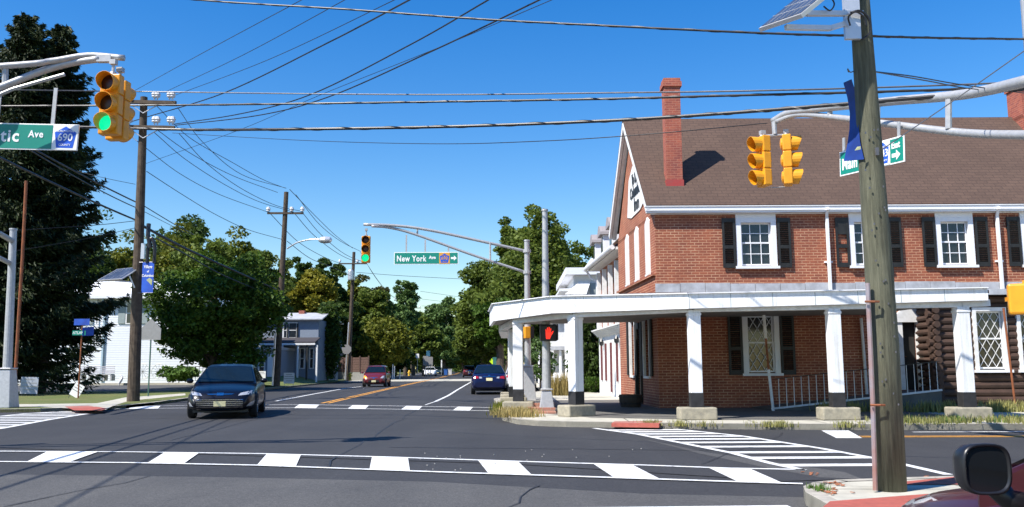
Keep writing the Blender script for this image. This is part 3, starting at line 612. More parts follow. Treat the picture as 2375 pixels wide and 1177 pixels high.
# roof deck: from fascia to the walls
rfm = MB(); inner = [(XW(28.9)-.02, 28.9), (XW(FY)-.3, 28.0), (XW(FY)-.3, FY-.05), (7, FY-.05), (10.75, FY-.05)]
iz = bz0-.02; top = []; low = []
for (x, y), zt2 in zip(fp, ft_): top.append((x+.05, y+.05, zt2-.03))
dk = [(x+.06, y+.06, z-.03) for (x, y), z in zip(fp, ft_)]+[(10.75, FY-.04, iz), (XW(FY)-.05, FY-.04, iz), (XW(28.9)-.05, 28.9, iz)]
ctr = (3.3, 24.5, (iz+3.1)/2+.05)
n = len(dk); rfm.add(dk+[ctr]+[(x, y, z-.08) for x, y, z in dk]+[(ctr[0], ctr[1], ctr[2]-.08)], [(i, (i+1) % n, n) for i in range(n)]+[(n+1+(i+1) % n, n+1+i, 2*n+1) for i in range(n)]+[(i, n+1+i, n+1+(i+1) % n, (i+1) % n) for i in range(n)])
rfm.build('roof', SHING, porch)
# soffit / ceiling under the deck
cl = MB(); cz_ = [b+.04 for b in fb_]; ck = [(x+.1, y+.1, z) for (x, y), z in zip(fp, cz_)]+[(10.7, FY-.05, 2.85), (XW(FY)-.04, FY-.05, 2.8), (XW(28.9)-.04, 28.85, 2.8)]; cc = (3.3, 24.5, 2.78)
n = len(ck); cl.add(ck+[cc], [((i+1) % n, i, n) for i in range(n)]); cl.build('ceiling', mat('shade_dark_ceiling', (.3, .28, .25), .8, scale=3, c2=(.2, .18, .16)), porch)  # ceiling colour lowered to deepen the shade under the porch
# beam over the columns
cols = [(.16, 24.75), (1.6, 22.33), (4.27, 20.66), (7.42, 20.3), (10.26, 20.05)]
cangles = [-.1, .62, .0, .0, .0]
bm_ = MB(); bl = [(-.3, 29), *cols, (10.9, 20.05)]
for i in range(len(bl)-1): bm_.beam((bl[i][0], bl[i][1], 2.63+.02*i), (bl[i+1][0], bl[i+1][1], 2.65+.02*i), .2, .15)
bm_.bb((-.45, 28.9, 2.5), (-.15, 35.2, 2.72)); bm_.build('beam', WHITEW, porch)
hw = .138
def column(x, y, a, h=2.66):
    R_ = Matrix.Rotation(a, 3, 'Z'); c = MB(); c.box((x, y, (.4+.33+h)/2), (2*hw, 2*hw, h-.73), R_); c.box((x, y, h-.1), (2*hw+.03, 2*hw+.03, .06), R_); co_ = c.build('column', PWHITE, porch, bevel=.012)
    b = MB(); b.box((x, y, .565), (2*hw+.012, 2*hw+.012, .33), R_); b.build('painted_base', TAR, co_)
    p = MB(); p.box((x, y-.02, .26), (.86, .5, .29), R_); p.build('pedestal', PED, co_, bevel=.035)
for (x, y), a in zip(cols, cangles): column(x, y, a)
for (x, y) in ((.02, 28.2), (.0, 31.0), (-.04, 33.9)): column(x, y, 0, 2.55)
# wheelchair ramp with balusters
rs, re = (7.1, 24.6), (11.7, 24.6); ry = 24.6
rmp = thing('access_ramp', 'grey concrete access ramp rising along the inn wall with thin white balusters', 'ramp', (rs[0], ry, 0))
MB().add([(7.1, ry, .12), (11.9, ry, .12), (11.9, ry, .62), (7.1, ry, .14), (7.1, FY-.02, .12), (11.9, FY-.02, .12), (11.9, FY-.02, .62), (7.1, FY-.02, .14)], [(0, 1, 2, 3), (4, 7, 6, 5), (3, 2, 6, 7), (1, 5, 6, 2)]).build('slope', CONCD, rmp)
MB().beam((7.15, ry-.03, .17), (11.9, ry-.03, .66), .05, .05).build('bottom_rail', WHITEW, rmp)
for k in range(22):
    x = 7.38+k*.21; z = .14+(x-7.1)*.1; MB().tube([(x, ry-.03, z+.05), (x, ry-.03, z+.82)], [.013, .009], 6).build('baluster', WHITEW, rmp)
MB().beam((7.3, ry-.03, .99), (11.9, ry-.03, 1.45), .02, .02).build('hand_rail', BLACK, rmp)
pp = thing('drain_pipe', 'thin white pipe with rusty patches standing in front of the porch window', 'pipe', (7.15, ry-.2, .12))
MB().tube([(7.0, ry-.2, 2.75), (7.03, ry-.2, 2.1)], .045, 8).build('upper_pipe', WHITEW, pp); MB().tube([(7.03, ry-.2, 2.1), (7.07, ry-.2, 1.25)], .03, 8).build('middle_pipe', RUST, pp); MB().tube([(7.07, ry-.2, 1.25), (7.15, ry-.2, .12)], .04, 8).build('lower_pipe', WHITEW, pp)
dp2 = MB(); x = at(2000, 800, FY-.1).x; dp2.tube([(x, FY-.12, 2.75), (x+.05, FY-.12, .5)], .045, 8); tag(dp2.build('drain_pipe', WHITEW, origin=(x, FY-.12, .5)), 'white drain pipe on the shaded brick wall left of the pedimented door', 'pipe')
tb = thing('planter_tub', 'round dark wooden tub standing in the porch shade by the side door', 'planter', (3.6, 27.1, .12)); MB().lathe([(.3, .12), (.35, .3), (.36, .5), (.31, .5), (.3, .45)], 16, (3.6, 27.1, 0)).build('tub', mat('dark_wood', (.05, .035, .025), .8), tb)
for z in (.22, .42): MB().lathe([(.345 if z < .4 else .37, z), (.35 if z < .4 else .372, z+.04)], 16, (3.6, 27.1, 0)).build('hoop', BLK, tb)
sp = MB(); sx_, sz_ = at(2352, 900, 24.2).x, 0; sp.tube([(sx_, 24.2, .1), (sx_-.12, 24.2, 2.9)], .03, 8); tag(sp.build('steel_post', RUST, origin=(sx_, 24.2, .1)), 'thin rusty steel post leaning beside the log wall window at the end of the porch', 'post')
# bricks of the old steps between the corner columns
stp = MB(); 
for k in range(3): stp.bb((.42, 23.55+k*.5, .1), (1.15, 24.0+k*.5, .17+k*.09))
tag(stp.build('brick_step', PAVER, origin=(.8, 23.7, .1)), 'low worn brick steps between the two corner porch columns', 'steps')
# ---- rear wing with dormers
def WX(y): return 6.1-.0498*y
WY0, WY1 = 33.0, 40.5; WE = 5.9
wing = thing('brick_wing', 'lower brick rear wing of the inn with white gutter and domed white dormers', 'building', (WX(33), 33, 0))
wm = MB(); wm.prism([(WX(33.02), 33.02), (WX(40.5), 40.5), (14, 40.5), (14, 33.02)], 2.9, WE); wm.build('wall', BRICK, wing)
w2 = MB(); w2.prism([(WX(33.02)-.1, 33.02), (WX(40.5)-.1, 40.52), (14, 40.52), (14, 33.02)], 0, 2.9); w2.build('white_wall', WHITEW, wing)
cr = MB()
for k in range(6):
    cr.beam((WX(33.1)-.12-.05*k, 33.1, 2.72+.05*k), (WX(40.6)-.12-.05*k, 40.6, 2.72+.05*k), .12, .055)
cr.build('cornice', WHITEW, wing)
for y in (34.2, 35.5, 37.0, 38.4, 39.6):
    MB().bb((WX(y)-.16, y-.13, .75 if y != 37.0 else .3), (WX(y)-.09, y+.13, 2.35)).build('shutter', mat('maroon_paint', (.12, .03, .03), .6), wing)
for y in (35.0, 39.0): MB().lathe([(.03, 0), (.09, .06), (.1, .2), (.05, .28), (.01, .36)], 8, (WX(y)-.22, y, 2.25)).build('wall_lantern', BLK, wing)
for y0_, y1_ in ((33.3, 33.5), (34.6, 34.8), (36.2, 36.4), (37.8, 38.0), (39.4, 39.6)):
    MB().bb((WX(y0_)-.3, y0_, 2.9), (WX(y0_)-.12, y1_, WE-.35)).build('white_pillar', WHITEW, wing)
for y in (33.9, 35.4, 37.1, 38.7): MB().bb((WX(y)-.06, y-.35, 3.6), (WX(y)+.02, y+.35, 5.2)).build('window', GLASS, wing)
rw = MB(); rw.slab([(WX(33)-.55, 33.03, WE+.02), (WX(40.9)-.55, 40.9, WE+.02), (WX(40.9)+1.6, 40.9, WE+2.1), (WX(33)+1.6, 33.03, WE+2.1)][::-1], .08); rw.slab([(WX(33)+1.6, 33.03, WE+2.1), (WX(40.9)+1.6, 40.9, WE+2.1), (12, 40.9, WE+2.6), (12, 33.03, WE+2.6)][::-1], .08); rw_ = rw.build('roof', SHING, wing)
MB().prism([(WX(33)-.5, 33.04), (WX(40.88)-.5, 40.88), (WX(40.88)+.1, 40.88), (WX(33)+.1, 33.04)], WE-.12, WE-.02).build('soffit', WHITEW, wing)
gg = MB(); gg.tube([(WX(33.1)-.62, 33.1, WE-.02), (WX(40.95)-.62, 40.95, WE-.02)], .1, 10); gg.tube([(WX(40.9)-.6, 40.9, WE-.05), (WX(40.9)-.35, 40.9, WE-.45), (WX(40.9)-.1, 40.7, WE-.6), (WX(40.9)-.1, 40.6, 3)], .055, 8); gg.build('gutter', WHITE, wing)
for y in (34.9, 37.2, 39.6):
    x = WX(y)-.38; d_ = MB(); d_.bb((x, y-.5, WE+.12), (x+1.5, y+.5, WE+1.0)); dd = d_.build('dormer', WHITE, wing)
    h_ = MB(); pr = [(-.62, 0), (-.6, .12), (-.45, .3), (-.22, .4), (0, .44), (.22, .4), (.45, .3), (.6, .12), (.62, 0)]
    h_.add([(x-.14, y+a, WE+1.0+b) for a, b in pr]+[(x+1.6, y+a, WE+1.0+b) for a, b in pr], [tuple(range(9))[::-1], tuple(range(9, 18))]+[(i, i+1, 10+i, 9+i) for i in range(8)]+[(8, 0, 9, 17)]); h_.build('domed_roof', mat('dome_grey', (.3, .27, .27), .6), dd)
    MB().bb((x-.02, y-.3, WE+.25), (x-.003, y+.3, WE+.92)).build('pane', GLASS, dd)
# ---- white building with awnings beyond
wb = thing('white_building', 'white flat roofed building with sloping awnings beyond the dormered wing', 'building', (3.6, 50, 0))
MB().bb((3.55, 50, 0), (12, 60, 6.55)).build('wall', WHITEW, wb); MB().bb((3.05, 49.5, 6.56), (12, 60.5, 6.95)).build('cornice', WHITE, wb); MB().bb((4.6, 50.4, 6.951), (12, 60, 7.6)).build('parapet', WHITEW, wb)
aw = MB(); aw.slab([(2.95, 49.0, 5.35), (4.15, 49.0, 5.35), (4.5, 50, 6.2), (3.9, 50, 6.2)], .04); aw.build('awning', WHITEW, wb); MB().bb((2.75, 50.5, 5.7), (3.545, 56, 5.85)).build('side_porch_roof', WHITE, wb)
MB().bb((4.45, 49.9, 4.6), (5.6, 50.0, 6.1)).build('pane', GREYP, wb)
MB().slab([(4.9, 48.9, 5.2), (6.2, 48.9, 5.2), (6.2, 50, 6.2), (5.2, 50, 6.2)], .04).build('awning', WHITEW, wb)
# houses further down the right pavement seen between the columns
def small_house(name, label, x0, x1, y0, y1, h, rise, wm_, rm, ax='x'):
    t = thing(name, label, 'house', ((x0+x1)/2, y0, 0)); MB().bb((x0, y0, -.05), (x1, y1, h)).build('wall', wm_, t); r = MB(); o = .35
    if ax == 'x':   # ridge along x
        ym = (y0+y1)/2; r.slab([(x0-o, y0-o, h-.1), (x1+o, y0-o, h-.1), (x1+o, ym, h+rise), (x0-o, ym, h+rise)], .1); r.slab([(x1+o, y1+o, h-.1), (x0-o, y1+o, h-.1), (x0-o, ym, h+rise), (x1+o, ym, h+rise)], .1)
        for xx in (x0, x1): r.add([(xx, y0, h), (xx, y1, h), (xx, ym, h+rise-.05)], [(0, 1, 2)])
    else:
        xm = (x0+x1)/2; r.slab([(x0-o, y1+o, h-.1), (x0-o, y0-o, h-.1), (xm, y0-o, h+rise), (xm, y1+o, h+rise)], .1); r.slab([(x1+o, y0-o, h-.1), (x1+o, y1+o, h-.1), (xm, y1+o, h+rise), (xm, y0-o, h+rise)], .1)
        r.add([(x0, y0, h), (x1, y0, h), (xm, y0, h+rise-.05)], [(0, 1, 2)])
    r.build('roof', rm, t); return t
h3 = small_house('porch_house', 'white house with a columned porch seen between the corner columns of the inn porch', 2.9, 9, 62, 70, 4.6, 1.8, WHITEW, SHING, 'x')
MB().bb((1.6, 60.3, 2.5), (5, 62, 2.75)).build('porch_roof', mat('porch_roof_grey', (.35, .36, .38), .8), h3)
for x in (1.75, 2.15, 3.2): MB().bb((x, 60.5, 0), (x+.16, 60.66, 2.5)).build('porch_post', WHITE, h3)
for x in (3.6, 4.6): 
    MB().bb((x, 61.94, .9), (x+.6, 62.0, 2.2)).build('window', GLASS, h3)
# utility cabinet row / bench beyond
bt = thing('white_bench', 'white bench on the grass far behind the second signal pole', 'bench', (2.2, 52, .1)); MB().bb((1.6, 52, .5), (3.0, 52.5, .56)).build('seat', WHITE, bt); MB().bb((1.6, 52.5, .7), (3.0, 52.55, 1.0)).build('backrest', WHITE, bt)
for x in (1.65, 2.85): MB().bb((x, 52.05, .1), (x+.08, 52.45, .5)).build('leg', WHITE, bt)
# ================================================================== mast arms and signals
def mast(name, label, base, h, arms, r=(.13, .095), bz=.1, lean=(0, 0), base_h=.95, base_w=.62):
    t = thing(name, label, 'signal pole', (base[0], base[1], bz)); x, y = base
    m = MB(); m.tube([(x, y, bz+.6), (x+lean[0], y+lean[1], h)], [r[0], r[1]], 14); m.tube([(x+lean[0], y+lean[1], h), (x+lean[0], y+lean[1], h+.05)], [r[1]+.02, r[1]+.015], 14); m.build('pole', STEEL, t, smooth=False)
    b = MB(); q = base_w/2; k = q*.62
    b.add([(x-q, y-q, bz), (x+q, y-q, bz), (x+q, y+q, bz), (x-q, y+q, bz), (x-k, y-k, bz+base_h), (x+k, y-k, bz+base_h), (x+k, y+k, bz+base_h), (x-k, y+k, bz+base_h)], [(3, 2, 1, 0), (4, 5, 6, 7), (0, 1, 5, 4), (1, 2, 6, 5), (2, 3, 7, 6), (3, 0, 4, 7)])
    b.box((x, y, bz+base_h+.04), (2*k+.06, 2*k+.06, .05)); b.build('pole_base', STEEL, t, bevel=.02)
    for nm, pts, rr in arms:
        a = MB(); a.tube(spline(pts, 6) if len(pts) > 2 else pts, rr if not isinstance(rr, tuple) else list(np.linspace(rr[0], rr[1], (len(pts)-1)*6+1 if len(pts) > 2 else 2)), 12); a.build(nm, STEEL, t, smooth=True)
    return t
def signal(label, loc, rz, lit='green', group='traffic lights', name='traffic_light', hang=.3):
    """three lens vertical head; local frame: lenses face -Y, origin at the bottom of the housing"""
    t = thing(name, label, 'traffic light', loc, group, rz); s_ = .345
    b = MB()
    for k in range(3): b.box((0, .06, s_*(k+.5)), (.33, .17, s_-.012)); 
    b.box((0, .055, s_*1.5), (.27, .15, s_*3-.03))
    b.build('housing', YEL, t, world=False, bevel=.02)
    bk = MB()
    for k in range(3): bk.lathe([(.13, .145), (.11, .175), (.04, .19)], 14, (0, 0, s_*(k+.5)), 'Y')
    bk.build('back_cover', YEL, t, world=False)
    fit = MB(); fit.tube([(0, .06, s_*3-.01), (0, .06, s_*3+hang)], .025, 8); fit.lathe([(.06, s_*3-.01), (.05, s_*3+.05)], 10, (0, .06, 0)); fit.box((0, .06, s_*3+hang), (.1, .1, .08)); fit.build('hanger', STEEL, t, world=False)
    for k, cname in enumerate(('green', 'yellow', 'red')):
        z = s_*(k+.5); m = MB(); n = 18; L = .21; o = 0; vs = []; fs = []; th = .006
        arc = [math.radians(-88+356*a/(n-1)) for a in range(n)]
        for j, a in enumerate(arc):
            ca, sa = math.cos(a), math.sin(a); Lk = L*(.62+.38*min(1, max(0, (sa+.9)/1.3)))
            for (r_, yy) in ((.150, -.02), (.150, -.02-Lk), (.143, -.02-Lk), (.143, -.02)): vs.append((ca*r_, yy, z+sa*r_))
        for j in range(n-1):
            for q in range(4): fs.append((j*4+q, j*4+(q+1) % 4, (j+1)*4+(q+1) % 4, (j+1)*4+q))
        fs += [(0, 3, 2, 1), ((n-1)*4, (n-1)*4+1, (n-1)*4+2, (n-1)*4+3)]
        m.add(vs, fs); m.lathe([(.155, -.03), (.155, -.02)], 20, (0, 0, z), 'Y') if False else None
        vz = m.build('visor', YEL, t, world=False, smooth=False)
        lm = LENSG if lit == cname else (LENSOFF if cname != 'yellow' else LENSY)
        l = MB(); l.lathe([(.148, -.026), (.12, -.04), (.06, -.052), (.01, -.055)], 20, (0, 0, z), 'Y'); l.build('lens', lm, t, world=False)
        inner = MB(); vs2 = [(p[0]*.955, p[1]+.002, z+(p[2]-z)*.955) for p in vs]; inner.add([v for i, v in enumerate(vs2) if i % 4 in (0, 1)], [(2*j, 2*j+1, 2*j+3, 2*j+2) for j in range(n-1)]); inner.build('visor_lining', BLK, t, world=False)
    return t
# -- near left mast (stands left of the frame), arm reaching over the road
AY = 14.2
at1 = at(288, 135, AY); P0 = at(-260, 190, AY-.6)
mp = thing('mast_pole', 'grey signal mast left of the near crosswalk whose twin arm carries the paired orange signals', 'signal pole', (-13.2, 13.2, .1))
MB().tube([(-13.2, 13.2, .1), (-13.2, 13.2, 6.6)], [.15, .1], 14).build('pole', STEEL, mp)
ua = [(-13.2, 13.2, at(-300, 172, 13.2).z-.2), at(0, 154, 13.9), at(120, 142, 14.1), at(205, 129, AY), at1]
MB().tube(spline(ua, 6), .052, 12).build('upper_arm', STEEL, mp, smooth=True)
la = [(-13.2, 13.2, 4.6), at(-100, 235, 13.7), at(0, 203, 13.9), at(90, 168, 14.1), at(165, 147, AY), at(232, 137, AY)]
MB().tube(spline(la, 6), .058, 12).build('lower_arm', STEEL, mp, smooth=True)
MB().box(at(243, 137, AY), (.24, .1, .12)).build('arm_clamp', STEEL, mp)
MB().tube([at(12, 154, 13.95), at(12, 198, 13.95)], .05, 8).build('arm_strut', STEEL, mp)
MB().tube([at(-20, 228, 13.6), at(30, 207, 13.6), at(150, 173, 13.7)], .03, 8).build('sign_arm', STEEL, mp)
sz = at(243, 330, AY); signal('front one of the paired orange signals over the left lane showing green', (at(253, 318, AY-.1).x, AY-.15, at(248, 318, AY).z), -.04, 'green', hang=.22)
signal('rear one of the paired orange signals over the left lane, its lenses turned away', (at(272, 330, AY+.2).x, AY+.25, at(264, 331, AY+.3).z), PI-.12, None, hang=.2)
# -- street name signs
def route_shield(parent, cx, cz, w_, h_, num, y=-.012, bgc=WSIGN):
    m = MB().bb((cx-w_/2, y-.001, cz-h_/2), (cx+w_/2, y+.004, cz+h_/2)); b = m.build('route_panel', bgc, parent, world=False)
    def pent(k): return [(cx-w_*.36*k, cz-h_*.45*k), (cx+w_*.36*k, cz-h_*.45*k), (cx+w_*.47*k, cz+h_*.2*k), (cx, cz+h_*.46*k), (cx-w_*.47*k, cz+h_*.2*k)]
    P = pent(.94); s_ = MB(); s_.add([(p[0], y-.004, p[1]) for p in P]+[(p[0], y-.0015, p[1]) for p in P], [(0, 1, 2, 3, 4)]+[((i+1) % 5, i, 5+i, 5+(i+1) % 5) for i in range(5)]); s_.build('route_shield', BLUES, b, world=False)
    lm = LETTER if bgc is WSIGN else GOLD
    text(num, h_*.42, lm, b, (cx, y-.006, cz-.02*h_), bold=.002, sx=.95); text('BURLINGTON', h_*.115, lm, b, (cx, y-.006, cz+h_*.24), sx=.9); text('COUNTY', h_*.115, lm, b, (cx, y-.006, cz-h_*.31), sx=.95)
def name_sign(label, origin, w_, h_, ang, tilt, parts, name='street_sign'):
    t = thing(name, label, 'street sign', origin, None); t.rotation_euler = (0, tilt, ang)
    MB().bb((-w_/2, -.004, -h_/2), (w_/2, .012, h_/2)).build('panel', WSIGN, t, world=False, bevel=.003)
    return t
# "Atlantic Ave 690" sign on the near left mast
Wd, Hd = 2.75, .44; rgt = at(182, 320, 14.0)
s1 = name_sign('long green Atlantic Ave sign with a blue 690 shield hanging beneath the left mast arm', (rgt.x-Wd/2+.0, 14.0, at(91, 313, 14).z), Wd, Hd, 0, math.radians(1.6), None)
s1.location.x = rgt.x-Wd/2; s1.location.z = rgt.z+Wd/2*math.sin(math.radians(1.6))
MB().bb((-Wd/2+.02, -.008, -Hd/2+.02), (Wd/2-.43, -.0045, Hd/2-.02)).build('green_field', GREENS, s1, world=False)
text('Atlantic', .34, LETTER, s1, (Wd/2-1.46, -.011, .01), bold=.008, space=1.15, fit=(.98, .21)); text('Ave', .19, LETTER, s1, (Wd/2-.70, -.011, .045), bold=.004, space=1.1, fit=(.25, .12))
route_shield(s1, Wd/2-.21, 0, .40, .42, '690')
for xx in (-.9, .0, .92): MB().bb((xx-.03, .0125, Hd/2-.1), (xx+.03, .03, Hd/2+.62)).build('hanger', STEEL, s1, world=False)
# -- far mast with the New York Ave sign
FYm = 33.7; fx = .58
def fa(px, py, y=33.2): return tuple(at(px, py, y))
m2 = mast('mast_pole', 'grey signal mast beyond the porch corner carrying the New York Ave sign on its arm', (fx, FYm), at(1219, 560, FYm).z, [
    ('upper_arm', [at(1219, 583, FYm), at(1130, 563, 33.5), at(1000, 535, 33.3), at(920, 524, 33.2), at(843, 521, 33)], .055),
    ('lower_arm', [at(1219, 632, FYm), at(1100, 593, 33.5), at(960, 543, 33.3), at(900, 528, 33.2), at(862, 525, 33)], .05)], r=(.13, .1), base_h=1.25, base_w=.62)
for px, a, b in ((1137, 563, 604), (968, 527, 546)): MB().tube([at(px, a, 33.4), at(px, b, 33.4)], .035, 8).build('arm_strut', STEEL, m2)
MB().lathe([(.16, 0), (.16, .12)], 12, (fx, FYm, at(1219, 583, FYm).z-.06)).build('collar', STEEL, m2); MB().lathe([(.16, 0), (.16, .12)], 12, (fx, FYm, at(1219, 632, FYm).z-.06)).build('collar', STEEL, m2)
signal('signal showing green at the tip of the arm with the New York Ave sign', (at(848, 610, 33).x, 33, at(848, 610, 33).z), .05, 'green', hang=.25)
sgw, sgh = (at(1063, 600, 33.2).x-at(914, 600, 33.2).x), .47
s2 = name_sign('green New York Ave sign with a gold and blue 690 shield and a white arrow', (at(988.5, 600, 33.2).x, 33.2, at(988, 599.5, 33.2).z), sgw, sgh, 0, 0, None)
e = sgw/2; MB().bb((-e+.025, -.008, -sgh/2+.025), (e-.025, -.0045, sgh/2-.025)).build('green_field', GREENS, s2, world=False)
text('New York', .36, LETTER, s2, (-e+sgw*.275, -.011, -.01), bold=.009, space=1.12, fit=(sgw*.46, .235)); text('Ave', .19, LETTER, s2, (-e+sgw*.595, -.011, .03), bold=.006, fit=(sgw*.11, .13))
route_shield(s2, -e+sgw*.785, 0, sgw*.165, .42, '690', bgc=GOLD)
def arrow(parent, cx, cz, s_, y=-.012):
    P = [(-.5, -.17), (.02, -.17), (.02, -.45), (.5, 0), (.02, .45), (.02, .17), (-.5, .17)]; MB().slab([(cx+p[0]*s_, y, cz+p[1]*s_) for p in P], .003).build('arrow', LETTER, parent, world=False)
arrow(s2, -e+sgw*.93, 0, sgw*.09)
for px, a in ((942, 545), (986, 557), (1040, 575)): MB().bb((at(px, 600, 33.2).x-s2.location.x-.03, .0125, sgh/2-.15), (at(px, 600, 33.2).x-s2.location.x+.03, .03, at(px, a, 33.2).z-s2.location.z)).build('hanger', STEEL, s2, world=False)
# -- pedestrian signal pole at the porch corner
pp_ = mast('pedestrian_signal_pole', 'tall plain grey steel pole with a cap rising through the porch roof corner', (.93, 24.3), at(1264, 490, 24.3).z, [], r=(.125, .075), bz=.12, base_h=.58, base_w=.44)
def ped_signal(label, loc, rz, hand=True, back=YEL):
    t = thing('pedestrian_signal', label, 'pedestrian signal', loc, 'pedestrian signals', rz)
    MB().bb((-.23, -.06, -.22), (.23, .16, .22)).build('housing', BLK if hand else back, t, world=False, bevel=.02)
    MB().bb((-.2, -.066, -.19), (.2, -.061, .19)).build('face', BLK, t, world=False)
    f = MB()
    for sx_ in (-1, 1): f.bb((sx_*.235-.008, -.19, -.2), (sx_*.235+.008, -.06, .22))
    f.bb((-.24, -.19, .22), (.24, -.06, .235)); f.build('visor', BLK, t, world=False)
    MB().bb((-.05, .16, -.1), (.05, .3, -.04)).build('bracket', STEEL, t, world=False)
    if hand:
        h = MB(); y = -.069
        h.slab([(-.075, y, -.165), (.03, y, -.165), (.065, y, -.06), (.065, y, .02), (-.085, y, .02), (-.085, y, -.06)], .004)
        for x, z1, w2, tl in ((-.068, .10, .013, -.012), (-.03, .15, .014, -.004), (.008, .165, .014, .004), (.045, .125, .013, .012)):
            h.slab([(x-w2, y, .01), (x+w2, y, .01), (x+w2+tl, y, z1-.01), (x+tl, y, z1), (x-w2+tl, y, z1-.01)], .004)
        h.slab([(.05, y, -.09), (.105, y, -.015), (.135, y, .05), (.11, y, .055), (.08, y, .01), (.05, y, -.02)], .004)
        h.build('hand_symbol', HANDR, t, world=False)
    return t
pc = at(1272, 773, 24.05); ped_signal('pedestrian signal showing a red raised hand on the steel pole at the porch corner', (pc.x, 24.0, pc.z), .08)
pb = at(1224, 772, FYm-.1); ped_signal('small yellow backed pedestrian signal on the mast behind the porch corner', (pb.x-.02, FYm-.05, pb.z), 1.9, hand=False)
# -- right hand mast (outside the frame) with twin arm, paired heads and the Main St sign
MX, MY = 6.95, 11.2
def ra(px, py, y): return at(px, py, y)
m3 = thing('mast_pole', 'grey signal mast right of the wooden pole whose arm reaches back over the side road', 'signal pole', (MX, MY, .12))
MB().tube([(MX, MY, .12), (MX, MY, 6.2)], [.15, .11], 14).build('pole', STEEL, m3)
ua3 = [ra(1792, 281, 17.4), ra(1830, 262, 17.0), ra(1900, 253, 16.2), ra(2060, 236, 14.4), ra(2240, 219, 12.9), (MX, MY, ra(2420, 205, 11.6).z)]
MB().tube(spline(ua3, 6), list(np.linspace(.06, .085, 31)), 12).build('upper_arm', STEEL, m3, smooth=True)
la3 = [ra(1800, 283, 17.3), ra(1850, 267, 16.8), ra(1930, 272, 15.9), ra(2060, 288, 14.4), ra(2240, 309, 12.9), (MX, MY, ra(2430, 332, 11.6).z)]
MB().tube(spline(la3, 6), list(np.linspace(.05, .065, 31)), 12).build('lower_arm', STEEL, m3, smooth=True)
for px, a, b, y in ((2200, 232, 300, 13.2), (2035, 245, 284, 14.6), (1925, 256, 268, 15.95)): MB().tube([ra(px, a, y), ra(px, b, y)], .05, 8).build('arm_strut', STEEL, m3)
hy = 17.3; sc_z = ra(1775, 433, hy).z
MB().tube([ra(1795, 283, hy), ra(1797, 312, hy)], .05, 8).build('signal_clamp', STEEL, m3)
MB().tube([ra(1765, 316, hy), ra(1830, 314, hy)], .03, 8).build('cross_bar', STEEL, m3)
signal('left one of the two yellow signals by the brown roof, visors pointing left', (ra(1765, 433, hy).x+.02, hy, sc_z), -1.32, None, hang=.08)
signal('right one of the two yellow signals by the brown roof, visors pointing right', (ra(1838, 431, hy).x-.02, hy, sc_z+.02), 1.32, None, hang=.08)
MB().tube([ra(1788, 436, hy), ra(1820, 434, hy)], .012, 6).build('tie_rod', STEEL, m3)
# Main St sign, tilted along the arm
pL = ra(1948, 382, 15.4); pR = ra(2098, 344, 13.9); vec = pR-pL; W3 = vec.length; H3 = .44
s3 = thing('street_sign', 'tilted green Main St East sign with blue 543 shield, partly behind the wooden pole', 'street sign', (pL+pR)/2)
X_ = vec.normalized(); Z_ = Vector((0, 0, 1)); Z_ = (Z_-X_*Z_.dot(X_)).normalized(); Y_ = Z_.cross(X_); s3.rotation_euler = Matrix((X_, Y_, Z_)).transposed().to_euler()
e = W3/2; MB().bb((-e, -.004, -H3/2), (e, .012, H3/2)).build('panel', WSIGN, s3, world=False, bevel=.003)
MB().bb((-e+.025, -.008, -H3/2+.025), (-e+W3*.6, -.0045, H3/2-.025)).build('green_field', GREENS, s3, world=False); MB().bb((-e+W3*.8, -.008, -H3/2+.025), (e-.025, -.0045, H3/2-.025)).build('green_field', GREENS, s3, world=False)
text('Main St', .3, LETTER, s3, (-e+W3*.25, -.011, -.02), bold=.008, space=1.08, fit=(W3*.40, .21)); route_shield(s3, -e+W3*.70, 0, W3*.19, .42, '543'); text('East', .15, LETTER, s3, (-e+W3*.885, -.011, .09), bold=.004, fit=(W3*.12, .115)); arrow(s3, -e+W3*.885, -.08, W3*.12)
for xx in (-.7, .65): MB().bb((xx-.03, .0125, H3/2-.1), (xx+.03, .03, H3/2+.25)).build('hanger', STEEL, s3, world=False)
# yellow box: back of the pedestrian signal on this mast
pk = at(2380, 694, 10.8); t_ = thing('pedestrian_signal', 'large yellow pedestrian signal box seen from behind at the right above the red car', 'pedestrian signal', (pk.x+.0, 10.8, pk.z), 'pedestrian signals', 2.7)
MB().bb((-.2, -.1, -.19), (.2, .1, .19)).build('housing', YEL, t_, world=False, bevel=.03); MB().bb((.15, -.08, -.02), (.225, -.03, .03)).build('hinge', YEL, t_, world=False); MB().bb((-.17, -.106, -.16), (.17, -.101, .16)).build('face', BLK, t_, world=False); MB().bb((-.42, -.03, -.05), (-.2, .03, .05)).build('bracket', STEEL, t_, world=False); MB().lathe([(.03, .19), (.03, .23)], 8).build('cap', YEL, t_, world=False)
# -- far left mast
m4x, m4y = g(12, 946, .1); tz = at(31, 534, m4y)
m4 = mast('mast_pole', 'grey signal mast on the grass by the spruce with a rusty pole beside it', (m4x, m4y), tz.z, [('upper_arm', [at(30, 560, m4y), at(-200, 430, m4y-6)], (.09, .07)), ('lower_arm', [at(25, 612, m4y), at(-200, 500, m4y-6)], (.08, .06))], r=(.15, .11), base_h=1.25, base_w=.62, lean=(tz.x-m4x, 0))
rp_ = MB(); rp_.tube([at(32, 930, m4y+1), at(42, 760, m4y+1), at(52, 600, m4y+1), at(61, 420, m4y+1)], .055, 8); b_ = at(32, 930, m4y+1); tag(rp_.build('rusty_pole', RUST, origin=b_), 'thin rusty brown pole rising next to the grey mast by the spruce', 'pole')
